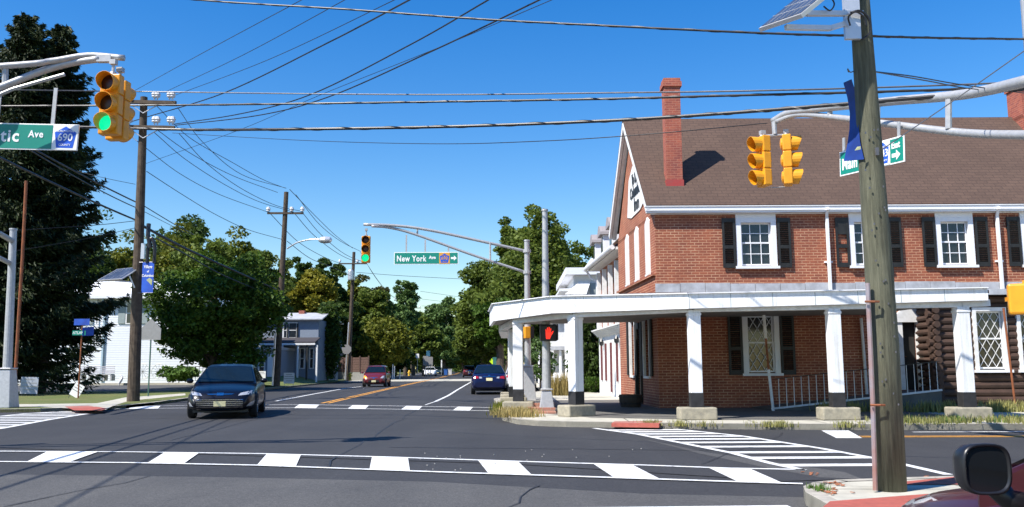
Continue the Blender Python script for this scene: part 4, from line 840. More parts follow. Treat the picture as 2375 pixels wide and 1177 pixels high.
# ================================================================== utility poles
def insulator(p, parent, s_=1.0):
    MB().lathe([(.03*s_, 0), (.03*s_, .06*s_), (.09*s_, .08*s_), (.07*s_, .12*s_), (.1*s_, .15*s_), (.06*s_, .24*s_), (.02*s_, .26*s_)], 8, p).build('insulator', INSUL, parent)
def pole(label, base, top, r0, r1, m=WOOD):
    t = thing('utility_pole', label, 'utility pole', base, 'wooden utility poles'); MB().tube([base, top], [r0, r1], 14).build('pole', m, t); return t
lp_b = Vector((*g(309, 931, .1), .1)); LPY = lp_b.y; lp_t = at(334, 226, LPY)
lp = pole('dark wooden pole with two crossarms, solar panel and banner at the left corner', lp_b, lp_t, .24, .14)
for (a, b, py) in ((262, 408, 238), (255, 405, 296)):
    MB().beam(at(a, py-2, LPY-.2), at(b, py+1, LPY-.6), .12, .14).build('crossarm', WOOD, lp)
    MB().beam(at(a, py-2, LPY+.25), at(b, py+1, LPY-.15), .12, .14).build('crossarm', WOOD, lp)
    for px in (270, 300, 358, 365, 393, 400): insulator(at(px, py-7, LPY-.4), lp, 1.3)
    br = MB(); c_ = at(332, py+25, LPY-.3); br.tube([at(300, py+3, LPY-.3), c_], .02, 6); br.tube([c_, at(368, py+5, LPY-.4)], .02, 6); br.build('arm_brace', ALU, lp)
cbm = MB(); cbm.tube([at(345, 520, LPY-.2)+Vector((0, 0, .0)), at(343, 545, LPY-.3), at(349, 575, LPY-.3)], .09, 8); cbm.tube(spline([at(341, 610, LPY-.3), at(344, 570, LPY-.3), at(352, 553, LPY-.3), at(359, 575, LPY-.3), at(357, 610, LPY-.3)], 5), .07, 8); cbm.build('cable_loop', CABLE, lp)
MB().box(at(332, 583, LPY-.3), (.14, .12, .62)).build('meter_box', ALU, lp)
# banner and solar panel on it
def ban(label, origin, w_, h_, ang):
    t = thing('banner', label, 'banner', origin, 'blue street banners', ang); return t
bo = at(343, 644, LPY-.3); bw_, bh_ = .48, 1.22
bn = ban('small blue banner with white script facing the road on the left pole', bo, bw_, bh_, -.1)
MB().bb((-bw_/2, -.012, -bh_/2), (bw_/2, .0, bh_/2)).build('cloth', BANNER, bn, world=False)
for z, s_, sz_ in ((.42, 'Village', .17), (.24, 'of', .13), (.07, 'Columbus', .15)): text(s_, sz_, LETTER, bn, (0, -.018, z), rot=(PI/2, 0, 0), sx=.78, bold=.003)
MB().slab([(-.05, -.02, -.1), (.18, -.02, -.32), (.2, -.02, -.1), (.08, -.02, -.02)], .003).build('emblem', mat('banner_gold', (.35, .38, .2), .6), bn, world=False)
for z in (bh_/2, -bh_/2): MB().tube([(-bw_/2-.15, 0, z), (bw_/2, 0, z)], .015, 6).build('bracket', CABLEG, bn, world=False)
def solar(label, corners, loc, post, scale_=1):
    t = thing('solar_panel', label, 'solar panel', loc, 'solar panels on the poles'); P = [Vector(c) for c in corners]; ctr = sum(P, Vector())/4
    n_ = (P[1]-P[0]).cross(P[2]-P[1]).normalized(); n_ = n_ if n_.z > 0 else -n_
    MB().slab(P if (P[1]-P[0]).cross(P[2]-P[1]).z > 0 else P[::-1], .045).build('frame', ALU, t)
    Q = [ctr+(p-ctr)*.93+n_*.047 for p in P]; MB().slab(Q if (Q[1]-Q[0]).cross(Q[2]-Q[1]).z > 0 else Q[::-1], .004).build('cells', SOLAR, t)
    gl = MB()
    for k in range(1, 6): a = Q[0].lerp(Q[1], k/6)+n_*.006; b = Q[3].lerp(Q[2], k/6)+n_*.006; gl.beam(a, b, .006, .003)
    for k in range(1, 4): a = Q[0].lerp(Q[3], k/4)+n_*.006; b = Q[1].lerp(Q[2], k/4)+n_*.006; gl.beam(a, b, .006, .003)
    gl.build('cell_lines', GREYM, t)
    for a, b in post: MB().beam(a, b, .05, .05).build('bracket', ALU, t)
    return t
a_, b_, c_, d_ = at(226, 653, LPY-1.1), at(283, 649, LPY-.9), at(328, 621, LPY+.1), at(272, 627, LPY-.1)
solar('tilted solar panel on the left wooden pole above the white house roof', (a_, b_, c_, d_), lp_b+Vector((0, -.3, 9)), ((at(300, 640, LPY-.4), at(312, 668, LPY-.25)), (at(255, 651, LPY-.9), at(308, 655, LPY-.25))))
# second, third and farther poles
def upole(label, b, t_, r0, r1, cross, tr=None, lamp=None, ins=True, conduit=None):
    o = pole(label, b, t_, r0, r1)
    for (a, c, py, y) in cross:
        MB().beam(at(a, py, y-.15), at(c, py, y-.15), .11, .13).build('crossarm', WOOD, o)
        if ins:
            for px in (a+2, (a+c)/2+(c-a)*.17, c-3): insulator(at(px, py-1, y-.15), o, 1.6)
    if tr: MB().lathe([(.28, 0), (.3, .1), (.3, .95), (.22, 1.08)], 12, tr).build('transformer', ALU, o)
    if lamp: MB().tube(spline(lamp[:-1], 5), .05, 8).build('lamp_arm', ALU, o); L = Vector(lamp[-1]); MB().lathe([(.1, -.45), (.2, -.3), (.24, 0), (.2, .3), (.08, .42)], 12, L, 'X').build('lamp_head', ALU, o)
    if conduit: MB().tube(conduit, .06, 6).build('conduit', ALU, o)
    return o
PY2 = 58.0
upole('tall wooden pole with a street lamp arm behind the bushy maple', at(641, 897, PY2), at(664, 446, PY2), .23, .15, [(620, 704, 495, PY2)], lamp=[at(666, 577, PY2-.2), at(690, 563, PY2-.6), at(720, 556, PY2-1), at(745, 555, PY2-1.2), at(755, 557, PY2-1.2)], conduit=[at(632, 895, PY2-.3), at(639, 770, PY2-.3)])
o2 = at(664, 455, PY2); 
PY3 = 92.0
upole('wooden pole with a white transformer can and steep braces by the brown fence', at(807, 884, PY3), at(821, 585, PY3), .24, .16, [(786, 850, 612, PY3)], tr=at(813, 650, PY3-.45), conduit=[at(800, 886, PY3-.4), at(809, 748, PY3-.4)])
PY4 = 160.0
upole('distant wooden pole with a transformer can rising among the trees', at(922, 858, PY4), at(929, 676, PY4), .26, .18, [(914, 945, 697, PY4)], tr=at(923, 722, PY4-.5), lamp=[at(930, 745, PY4), at(945, 730, PY4-1), at(960, 727, PY4-1.5), at(964, 728, PY4-1.5)])
upole('farthest wooden pole with a pale transformer, just left of the road gap', at(955, 855, 190), at(960, 706, 190), .26, .18, [(944, 977, 715, 190)], tr=at(957, 745, 189))
# -- near wooden pole on the right corner
nb = Vector((*g(2066, 1138, .12), .12)); NY = nb.y; ntp = at(1984, -60, NY-.1)
npo = thing('utility_pole', 'thick weathered greenish wooden pole in the foreground at the near right corner', 'utility pole', nb, 'wooden utility poles')
P = [nb, at(2050, 800, NY), at(2029, 500, NY), at(2012, 260, NY), at(1997, 50, NY), at(1990, -60, NY)]; MB().tube(P, [.152, .144, .131, .117, .103, .098], 24).build('pole', NPOLE, npo, smooth=True)
MB().tube([at(2030, 1138, NY-.12), at(2024, 930, NY-.12), at(2012, 657, NY-.12)], .024, 8).build('conduit', mat('rusty_conduit', (.34, .34, .38), .5, .4, scale=3, c2=(.36, .16, .11)), npo)
MB().tube([at(2090, 1132, NY-.03), at(2080, 900, NY-.03), at(2068, 610, NY-.03)], .02, 8).build('ground_conduit', CABLE, npo)
for py in (700, 940): MB().tube([at(2003+(py-657)*.055, py, NY-.16), at(2026+(py-657)*.055, py, NY-.2), at(2036+(py-657)*.055, py, NY-.17)], .012, 6).build('strap', RUST, npo)
MB().box(at(2034, 352, NY-.145), (.03, .03, .08)).build('guy_hook', CABLEG, npo)
hk = MB(); rnd = random.Random(5)
for k in range(26):
    py = 300+rnd.random()*650; px = 2008+(py-200)*.075+rnd.uniform(-18, 26); hk.box(at(px, py, NY-.145), (.012, .01, .02))
hk.build('staple', CABLEG, npo)
# bracket, solar panel, banner on it
a_, b_, c_, d_ = at(1764, 75, NY-.35), at(1800, 50, NY+.45), at(1962, -45, NY+.3), at(1930, -20, NY-.45)
solar('solar panel cropped by the top edge on the near wooden pole', (at(1764, 75, NY-.1), at(1862, 42, NY-.55), at(1960, -38, NY-.45), at(1880, -20, NY+.1)), nb+Vector((-.5, 0, 5)), ((at(1870, 32, NY-.3), at(2000, 32, NY-.1)), (at(1822, 64, NY-.3), at(1925, 66, NY-.2)), (at(1925, 66, NY-.2), at(1985, 48, NY-.12))))
MB().bb(tuple(at(1962, 90, NY-.17)), tuple(at(1985, -60, NY-.12))).build('mounting_rail', ALU, npo)
lpm = MB(); lpm.tube(spline([at(1972, 30, NY-.2), at(1995, 26, NY-.22), at(2015, 45, NY-.2), at(2018, 75, NY-.18), at(2000, 92, NY-.18)], 6), .012, 6); lpm.tube(spline([at(1972, 60, NY-.2), at(1968, 40, NY-.22), at(1985, 28, NY-.24), at(2003, 40, NY-.2), at(2010, 60, NY-.2)], 6), .01, 6); lpm.tube(spline([at(1910, 15, NY-.3), at(1925, 25, NY-.3), at(1935, 10, NY-.3), at(1925, -10, NY-.3)], 5), .008, 6); lpm.build('cable_loop', CABLE, npo)
bn2 = thing('banner', 'dark blue banner edge on and twisted against the near wooden pole', 'banner', at(1975, 280, NY+.2), 'blue street banners')
Lf = [(1957, 192), (1966, 225), (1972, 262), (1971, 300), (1966, 335), (1958, 374)]; Rt = [(1975, 184), (1985, 215), (1990, 262), (1992, 300), (1995, 330), (2004, 370)]
bm2 = MB(); A = [at(x, y, NY+.22-.015*i) for i, (x, y) in enumerate(Lf)]; B = [at(x, y, NY+.05-.03*i) for i, (x, y) in enumerate(Rt)]
for s_ in (0, .012):
    o = len(bm2.v); bm2.v += [tuple(p+Vector((0, s_, 0))) for p in A+B]; bm2.f += [(o+i, o+6+i, o+7+i, o+1+i) for i in range(5)]
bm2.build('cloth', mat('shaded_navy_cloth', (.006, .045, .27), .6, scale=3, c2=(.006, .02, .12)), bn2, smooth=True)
MB().slab([at(1982, 350, NY-.16), at(1996, 347, NY-.17), at(1996, 340, NY-.17), at(1988, 341, NY-.16)], .003).build('emblem', mat('banner_gold', (.35, .38, .2), .6), bn2)
hk2 = MB(); hk2.tube(spline([at(1982, 165, NY), at(1972, 168, NY), at(1966, 160, NY), at(1968, 168, NY+.02)], 4), .006, 6); tag(hk2.build('wire_hook', CABLEG, origin=at(1972, 166, NY)), 'small wire hook sticking out of the near pole above the banner', 'hook')
# ================================================================== overhead wires
def wire(label, pts, r, m=CABLE, seg=8, twin=False):
    P = spline([at(*p) for p in pts], seg); w_ = MB()
    if twin:
        n = len(P); A = []; B = []
        L = 0
        for i, p in enumerate(P): 
            A.append(p)
        # finer helix of a second strand lashed on the first
        fine = spline([at(*p) for p in pts], 60); hp = []
        for i, p in enumerate(fine): a = i*.33; hp.append(p+Vector((0, math.cos(a)*r*.62, math.sin(a)*r*.62)))
        w_.tube(A, r*.8, 8); w_.tube(hp, r*.4, 5)
    else: w_.tube(P, r, 6)
    o = w_.build('overhead_wire', m, origin=P[0]); return tag(o, label, 'wire', 'overhead wires')
wire('thick lashed cable sloping down across the top of the picture to the right', [(250, -22, 15), (480, 2, 14), (800, 22, 13), (1100, 44, 12), (1400, 60, 11), (1760, 77, 10.3), (2000, 84, 10.1), (2200, 89, 10.6), (2450, 92, 11.5)], .018, twin=True)
wire('thin bright wire running level just above the upper crossarm', [(-60, 208, 24), (330, 213, 26), (700, 218, 24), (1050, 220, 22), (1400, 216, 20), (1700, 212, 18), (2050, 203, 17), (2450, 188, 16)], .018, CABLEG)
wire('thick level cable passing in front of the upper crossarm', [(-60, 247, 24), (330, 245, 24), (700, 241, 22), (1050, 236, 21), (1400, 230, 19), (1700, 222, 18), (2050, 213, 17), (2450, 200, 16)], .033, twin=True)
wire('thickest level cable passing in front of the lower crossarm and rising to the right', [(-60, 290, 22), (150, 294, 22), (420, 301, 22), (700, 300, 20), (1050, 294, 19), (1400, 281, 17.5), (1700, 262, 16), (1980, 240, 14.5), (2250, 217, 13), (2450, 198, 12)], .042, twin=True)
wire('thin wire sagging from the lower crossarm towards the brown roof', [(400, 309, 36), (700, 326, 30), (1000, 334, 24), (1250, 328, 20), (1500, 312, 18), (1780, 286, 17.4)], .01)
wire('guy wire from the near pole up to the top right', [(2046, 347, NY-.2), (2200, 242, 9.2), (2375, 119, 8.6), (2500, 30, 8.2)], .006, CABLEG)
for i, (lab, pts) in enumerate((('thin wire pair leaving the near pole to the upper right', [(2030, 167, NY), (2120, 178, 10.5), (2250, 200, 12), (2450, 226, 14)]), ('thin wire from the near pole dipping behind the mast arm', [(2030, 167, NY), (2150, 188, 10.8), (2270, 208, 12.5), (2450, 214, 14)]))): wire(lab, pts, .008)
up = [('leftmost thin wire slanting up from the upper crossarm', [(310, 212, 37), (480, 118, 28), (700, 0, 20), (800, -55, 17)], .01), ('second thin wire slanting up from the upper crossarm', [(385, 213, 37), (560, 130, 28), (800, 0, 20), (880, -45, 18)], .01),
      ('third thin wire slanting up from the upper crossarm', [(405, 222, 37), (620, 140, 28), (905, 5, 20), (1000, -45, 18)], .01), ('dark wire rising from behind the left pole to the top edge', [(280, 290, 38), (340, 272, 37), (520, 216, 31), (760, 100, 24), (950, 0, 19), (1020, -38, 18)], .02),
      ('upper one of two dark wires curving up from the lower crossarm', [(400, 289, 37), (560, 264, 32), (720, 220, 28), (950, 105, 23), (1133, 0, 19), (1220, -50, 18)], .019), ('lower one of two dark wires curving up from the lower crossarm', [(408, 291, 37), (600, 268, 32), (760, 226, 28), (1000, 120, 22), (1258, -3, 18), (1340, -45, 17)], .019),
      ('long thin wire rising across the sky from the left pole to the top edge', [(338, 380, 37), (560, 300, 32), (740, 222, 27), (1000, 118, 22), (1285, -2, 17), (1380, -45, 16)], .008)]
for l, p, r in up: wire(l, p, r)
r2 = .016
dn = [('topmost wire sagging from the left pole to the pole with the lamp', [(412, 250, 37), (470, 330, 42), (560, 405, 48), (664, 437, 58)]), ('wire sagging to the left insulator of the pole with the lamp', [(362, 300, 37), (440, 355, 42), (540, 408, 48), (644, 447, 58)]),
      ('wire sagging from the upper crossarm end past the crossing wires', [(362, 245, 37), (440, 320, 42), (540, 378, 48), (610, 417, 53), (662, 437, 58)]), ('steepest wire sagging to the right end of the second crossarm', [(415, 310, 37), (480, 380, 42), (560, 438, 48), (640, 477, 54), (702, 491, 58)]),
      ('wire sagging to the middle of the second crossarm', [(358, 308, 37), (430, 370, 42), (520, 428, 48), (600, 468, 54), (680, 492, 58)]), ('lowest power wire sagging to the left end of the second crossarm', [(290, 305, 38), (340, 345, 38), (420, 405, 43), (510, 452, 49), (620, 492, 58)]),
      ('telephone cable sagging from the left pole to the lamp pole', [(340, 398, 37), (420, 450, 42), (500, 498, 48), (575, 533, 53), (655, 556, 58)])]
for l, p in dn: wire(l, p, r2)
for l, p, r in (('black cable running down behind the maple from the left pole', [(332, 525, 37), (420, 572, 42), (520, 618, 48), (640, 672, 58)], .06), ('lower black cable running down into the maple', [(362, 553, 37), (430, 590, 42), (520, 640, 48), (640, 690, 58)], .03),
                ('upper thin cable descending behind the left pole above the trees', [(332, 477, 37), (400, 518, 42), (450, 545, 48)], .02), ('middle thin cable descending behind the left pole above the trees', [(332, 490, 37), (390, 520, 42), (440, 545, 48)], .012),
                ('thin wire from the left pole to the far left mast', [(320, 512, 36.5), (230, 522, 35), (110, 530, 33), (-40, 540, 31)], .014), ('lower thin wire running left from the left pole', [(318, 528, 36.5), (220, 550, 35), (110, 570, 33), (20, 585, 32)], .012),
                ('short thin wire from the left pole towards the spruce', [(314, 428, 36.5), (250, 415, 36), (180, 398, 36)], .01)): wire(l, p, r)
def wire3(label, P, r, sag=.5, m=CABLE):
    P = [Vector(p) for p in P]; out = []
    for k in range(25): t = k/24; p = P[0].lerp(P[1], t); p.z -= 4*sag*t*(1-t); out.append(p)
    o = MB().tube(out, r, 6).build('overhead_wire', m, origin=out[0]); return tag(o, label, 'wire', 'overhead wires')
hc = at(325, 515, 37)
wire3('heavy cable running from the left pole past the spruce towards the left edge', [hc, (-9.4, -2, 6.6)], .036, .35)
wire3('medium cable above the heavy one running from the left pole to the left edge', [at(332, 477, 37), (-9.6, -2, 7.6)], .028, .45)
wire3('thin top cable running from the left pole out over the left mast', [at(334, 490, 37), (-8.2, -2, 7.9)], .02, .8)
fw = [('upper far wire from the lamp pole to the transformer pole', [(672, 440, 58), (730, 500, 66), (780, 548, 76), (818, 576, 90)]), ('second far wire from the lamp pole to the transformer pole', [(686, 452, 58), (740, 520, 66), (790, 560, 78), (835, 583, 90)]), ('third far wire from the lamp pole to the transformer pole', [(700, 492, 58), (745, 545, 66), (800, 590, 78), (850, 611, 90)]),
      ('fourth far wire from the lamp pole to the transformer pole', [(680, 492, 58), (730, 548, 66), (790, 592, 78), (838, 612, 90)]), ('fifth far wire from the lamp pole to the transformer pole', [(623, 492, 58), (690, 560, 66), (750, 596, 78), (790, 612, 90)]), ('lower cable from the lamp pole behind the yellow tree', [(666, 560, 58), (720, 600, 66), (770, 620, 78), (812, 640, 90)]),
      ('level wire crossing the sky gap beside the transformer pole', [(826, 632, 90), (930, 640, 92), (1080, 648, 94), (1130, 650, 95)]), ('first of the faint wires across the far sky gap', [(975, 676, 120), (1030, 684, 122), (1085, 692, 124)]), ('second of the faint wires across the far sky gap', [(978, 694, 130), (1030, 700, 132), (1085, 704, 134)]), ('third of the faint wires across the far sky gap', [(978, 710, 140), (1030, 712, 142), (1085, 716, 144)]),
      ('first wire leading on from the transformer pole', [(835, 583, 92), (868, 640, 110), (900, 680, 130), (925, 694, 158)]), ('second wire leading on from the transformer pole', [(850, 611, 92), (880, 655, 110), (912, 690, 130), (940, 697, 158)])]
for l, p in fw: wire(l, p, .022)
# ================================================================== vehicles
from mathutils.bvhtree import BVHTree
def paintmat(name, c, coat=1.0, rough=.3):
    if name in MATS: return MATS[name]
    m, t, bs = newmat(name); bs.inputs['Base Color'].default_value = rgba(c); bs.inputs['Roughness'].default_value = rough; bs.inputs['Metallic'].default_value = .0; bs.inputs['Specular IOR Level'].default_value = .3
    bs.inputs['Coat Weight'].default_value = .4*coat; bs.inputs['Coat Roughness'].default_value = .04
    f = noise(t, 3, 3); t.links.new(ramp(t, f, [(.3, tuple(x*.9 for x in c)), (.7, tuple(x*1.1 for x in c))]), bs.inputs['Base Color']); return m
HEADL = mat('headlight_glass', (.45, .47, .5), .08, .3, var=.1, spec=.9); TAILL = mat('tail_light', (.35, .01, .01), .15, var=.1, coat=.8); AMBER = mat('amber_lamp', (.8, .25, .02), .2, var=.1, emit=((1, .4, .05), .5))
def car(label, cat, loc, rz, L, W, H, pm, kind='sedan', front='grille', plate=True, detail=True):
    t = thing('parked_car' if cat == 'parked' else 'car', label, 'car', loc, None, rz); h = W/2
    if kind == 'sedan': ST = [(-.5, .36, .60, .80), (-.492, .28, .86, .88), (-.465, .22, 1.0, .93), (-.40, .19, 1.02, .965), (-.28, .17, .99, 1), (-.1, .16, .95, 1), (.1, .16, .93, 1), (.2, .16, .93, .995), (.3, .17, .88, .985), (.4, .18, .80, .95), (.455, .2, .73, .89), (.487, .24, .65, .80), (.5, .32, .52, .70)]; CB = [(.25, .92), (.035, H-.06), (-.07, H), (-.2, H-.03), (-.405, 1.0)]
    elif kind == 'hatch': ST = [(-.5, .38, .66, .84), (-.49, .28, 1.0, .9), (-.46, .22, 1.06, .95), (-.3, .18, 1.03, 1), (0, .17, 1.0, 1), (.15, .17, 1.0, 1), (.27, .17, .98, .985), (.37, .18, .90, .95), (.44, .2, .80, .89), (.482, .26, .68, .80), (.5, .34, .54, .7)]; CB = [(.34, .96), (.1, H-.06), (-.06, H), (-.3, H-.04), (-.47, 1.02)]
    ring = []; m = MB(); n = 16
    for (yf, zl, zd, hw) in ST:
        w_ = hw*h; half = [(0, zl), (w_*.82, zl), (w_*.965, zl+.1), (w_, zl+(zd-zl)*.38), (w_*.99, zl+(zd-zl)*.68), (w_*.955, zd-.055), (w_*.82, zd), (w_*.4, zd+.028)]
        full = half+[(0, zd+.035)]+[(-x, z) for x, z in half[:0:-1]]
        m.v += [(x, yf*L, z) for x, z in full]
    n = 16; k = len(ST)
    for i in range(k-1):
        for j in range(n): j2 = (j+1) % n; m.f.append((i*n+j, i*n+j2, (i+1)*n+j2, (i+1)*n+j))
    m.f.append(tuple(range(n))); m.f.append(tuple((k-1)*n+j for j in range(n))[::-1])
    for i in range(len(m.f)): m.f[i] = m.f[i][::-1]
    body = m.build('body', pm, t, world=False, smooth=True, subsurf=1)
    wy = (L*.31, -L*.285) if kind == 'sedan' else (L*.335, -L*.31); R_ = .335 if kind == 'sedan' else .3
    cut = MB()
    for y in wy:
        for s_ in (-1, 1): cut.lathe([(R_+.045, s_*(h-.26)), (R_+.045, s_*(h+.1))], 24, (0, y, R_+.01), 'X')
    co = cut.build('cut', BLK, world=False); co.parent = t; bo = body.modifiers.new('w', 'BOOLEAN'); bo.object = co; bo.operation = 'DIFFERENCE'; bo.solver = 'EXACT'
    dg = bpy.context.evaluated_depsgraph_get(); dg.update(); me = bpy.data.meshes.new_from_object(body.evaluated_get(dg)); body.modifiers.clear(); body.data = me; bpy.data.objects.remove(co)
    me.polygons.foreach_set('use_smooth', [True]*len(me.polygons)); me.set_sharp_from_angle(angle=math.radians(38)) if hasattr(me, 'set_sharp_from_angle') else None
    # cabin
    wb, wt = h*.93, h*(.65 if kind == 'sedan' else .70); cbn = MB(); pts = []
    def cw(z): return wb+(wt-wb)*min(1, max(0, (z-.93)/(H-.93)))**1.15
    for (yf, z) in CB: pts.append((yf*L, z))
    top = [(cw(z), y, z) for y, z in pts]
    cbn.v = [(x, y, z) for x, y, z in top]+[(-x, y, z) for x, y, z in top]+[(x*.5, y, z+(.02 if i not in (0, 4) else 0)) for i, (x, y, z) in enumerate(top)]+[(-x*.5, y, z+(.02 if i not in (0, 4) else 0)) for i, (x, y, z) in enumerate(top)]+[(wb, pts[0][0], .8), (wb, pts[4][0], .8), (-wb, pts[0][0], .8), (-wb, pts[4][0], .8)]
    for i in range(4): cbn.f += [(i, i+1, 10+i+1, 10+i), (10+i, 11+i, 16+i, 15+i), (15+i, 16+i, 6+i, 5+i)]
    cbn.f += [(20, 21, 4, 3, 2, 1, 0), (5, 6, 7, 8, 9, 23, 22), (20, 0, 10, 15, 5, 22), (4, 21, 23, 9, 19, 14)]
    cb_ = cbn.build('cabin', pm, t, world=False, bevel=.03)
    def slabs(quad, name, mm, par, off=.006, th=.004):
        q = [Vector(p) for p in quad]; nr = (q[1]-q[0]).cross(q[2]-q[1]).normalized(); ctr = sum(q, Vector())/len(q)
        if nr.dot(ctr-Vector((0, ctr.y*.3, .7))) < 0: nr = -nr
        q2 = [p+nr*off for p in q]; n_ = len(q)
        b = MB(); b.add(q2, [tuple(range(n_))] if (q2[1]-q2[0]).cross(q2[2]-q2[1]).dot(nr) > 0 else [tuple(range(n_))[::-1]]); return b.build(name, mm, par, world=False)
    def L2(a, b, k): return tuple(a[i]+(b[i]-a[i])*k for i in range(3))
    A, B_, C_, D_, E_ = top; ng = lambda p: (-p[0], p[1], p[2])
    def win(a, b, name, k0=.08, k1=.93, sx=.92):
        p, q = L2(a, b, k0), L2(a, b, k1)
        ws = slabs([(p[0]*sx, p[1], p[2]), (q[0]*sx, q[1], q[2]), (-q[0]*sx, q[1], q[2]), (-p[0]*sx, p[1], p[2])], name, CARGL, cb_, off=.027)
    win(A, B_, 'windscreen'); win(E_, D_, 'rear_window')
    for s_ in (1, -1):
        def S(y, z, o=.012): return (s_*(cw(z)+o), y, z)
        zt_ = H-.11; zb_ = .985
        ya = A[1]-.28*(A[1]-B_[1])-.12; yb = B_[1]-.02; yc = C_[1]-.02*L; yd = D_[1]; ye = E_[1]+.42*(D_[1]-E_[1])
        for q in ([S(ya, zb_), S(yb, zt_), S(yc+.03, zt_), S(yc+.03, zb_)], [S(yc-.05, zb_), S(yc-.05, zt_), S(yd, zt_), S(ye, zb_)]):
            slabs(q, 'side_window', CARGL, cb_, off=.008)
        mr = MB(); mr.lathe([(.02, -.1), (.07, -.07), (.085, 0), (.07, .06), (.02, .09)], 10, (0, 0, 0), 'X'); mo = mr.build('wing_mirror', pm, t, world=False, smooth=True); mo.location = (s_*(h+.1), A[1]-.42, 1.0); mo.scale = (1, .8, .85)
        for y in wy:
            w_ = MB(); w_.lathe([(R_*.6, s_*(h-.21)), (R_-.02, s_*(h-.21)), (R_, s_*(h-.18)), (R_, s_*(h-.03)), (R_-.025, s_*(h-.002)), (R_*.66, s_*(h-.005)), (R_*.64, s_*(h-.03))], 28, (0, y, R_), 'X'); wh = w_.build('wheel', RUBBER, t, world=False)
            r = MB(); r.lathe([(R_*.66, s_*(h-.035)), (R_*.6, s_*(h-.012)), (R_*.57, s_*(h-.05))], 24, (0, y, R_), 'X')
            for q in range(5):
                a = q*2*PI/5; r.beam((s_*(h-.02), y, R_), (s_*(h-.02), y+math.cos(a)*R_*.6, R_+math.sin(a)*R_*.6), .05, .02)
            r.build('rim', RIM, wh, world=False)
    bv = BVHTree.FromPolygons([v.co[:] for v in me.vertices], [p.vertices[:] for p in me.polygons])
    def decal(name, mm, quad, d, par=t, nx=8, nz=4, off=.006, label=None):
        """quad corners (x,z) on the front (d=1) or rear (d=-1) face, draped on the body"""
        b = MB(); grid = {}
        for i in range(nx+1):
            for j in range(nz+1):
                u, v = i/nx, j/nz; p = [quad[0][q]*(1-u)*(1-v)+quad[1][q]*u*(1-v)+quad[2][q]*u*v+quad[3][q]*(1-u)*v for q in (0, 1)]
                hit = bv.ray_cast(Vector((p[0], d*L, p[1])), Vector((0, -d, 0)))[0]; y = hit.y+d*off if hit else None
                grid[i, j] = (p[0], y, p[1])
        for i in range(nx):
            for j in range(nz):
                c = [grid[i, j], grid[i+1, j], grid[i+1, j+1], grid[i, j+1]]
                if any(p[1] is None for p in c): continue
                if max(p[1] for p in c)-min(p[1] for p in c) > .35: continue
                b.add(c if d < 0 else c[::-1], [(0, 1, 2, 3)])
        if b.v: 
            o = b.build(name, mm, par, world=False); 
            return o
    if front == 'wide':      # big lower grille with chrome bars
        decal('grille', BLK, [(-.56, .27), (.56, .27), (.70, .53), (-.70, .53)], 1, nz=6); 
        for z in (.31, .36, .41, .46, .51): decal('grille_bar', CHROME, [(-.6, z), (.6, z), (.6, z+.012), (-.6, z+.012)], 1, nz=1, off=.014)
        decal('grille_trim', CHROME, [(-.60, .24), (.60, .24), (.60, .265), (-.60, .265)], 1, nz=1, off=.02)
        decal('bumper_trim', CHROME, [(-.3, .652), (.3, .652), (.36, .675), (-.36, .675)], 1, nz=1, off=.012)
        decal('emblem', CHROME, [(-.09, .63), (.09, .63), (.09, .70), (-.09, .70)], 1, nx=3, nz=2, off=.02)
        for s_ in (1, -1): decal('headlight', HEADL, [(s_*.46, .62), (s_*.89, .66), (s_*.89, .77), (s_*.52, .69)], 1); decal('fog_light', HEADL, [(s_*.68, .33), (s_*.86, .35), (s_*.88, .48), (s_*.78, .44)], 1)
    elif front == 'small':
        decal('grille', BLK, [(-.42, .3), (.42, .3), (.36, .48), (-.36, .48)], 1); decal('emblem', CHROME, [(-.06, .58), (.06, .58), (.06, .63), (-.06, .63)], 1, nx=2, nz=1, off=.02); decal('bonnet_trim', CHROME, [(-.25, .66), (.25, .66), (.28, .69), (-.28, .69)], 1, nz=1, off=.015)
        for s_ in (1, -1): decal('headlight', AMBER if (s_ == 1 and kind == 'hatch') else HEADL, [(s_*.45, .62), (s_*.76, .6), (s_*.78, .8), (s_*.6, .78)], 1)
    # rear
    for s_ in (1, -1): decal('tail_light', TAILL, [(s_*.50*h/.9, .80), (s_*.86*h/.9, .76), (s_*.86*h/.9, .92), (s_*.55*h/.9, .9)], -1); decal('reflector', HEADL, [(s_*.36, .80), (s_*.49, .79), (s_*.50, .885), (s_*.38, .87)], -1)
    decal('bumper_shadow_gap', BLK, [(-.6, .30), (.6, .30), (.6, .36), (-.6, .36)], -1); decal('boot_trim', CHROME, [(-.33, .885), (.33, .885), (.33, .905), (-.33, .905)], -1, nz=1, off=.012); decal('emblem', CHROME, [(-.05, .92), (.05, .92), (.05, .96), (-.05, .96)], -1, nx=2, nz=1, off=.02)
    if plate:
        decal('number_plate', PLATE, [(-.155, .34), (.155, .34), (.155, .48), (-.155, .48)], 1, nx=2, nz=1, off=.03); decal('number_plate', PLATE, [(-.155, .68), (.155, .68), (.155, .82), (-.155, .82)], -1, nx=2, nz=1, off=.03)
    ub = MB(); ub.bb((-h*.78, -L*.45, .17), (h*.78, L*.45, .3)); ub.build('underbody', BLK, t, world=False)
    return t
c1 = car('dark navy sedan with a wide chrome barred grille turning towards the viewer in the intersection', 'car', (-8.38, 26.25, .006), PI+.2075, 4.96, 1.84, 1.46, paintmat('navy_paint', (.003, .004, .010), .5), 'sedan', 'wide')
sh_ = MB(); 
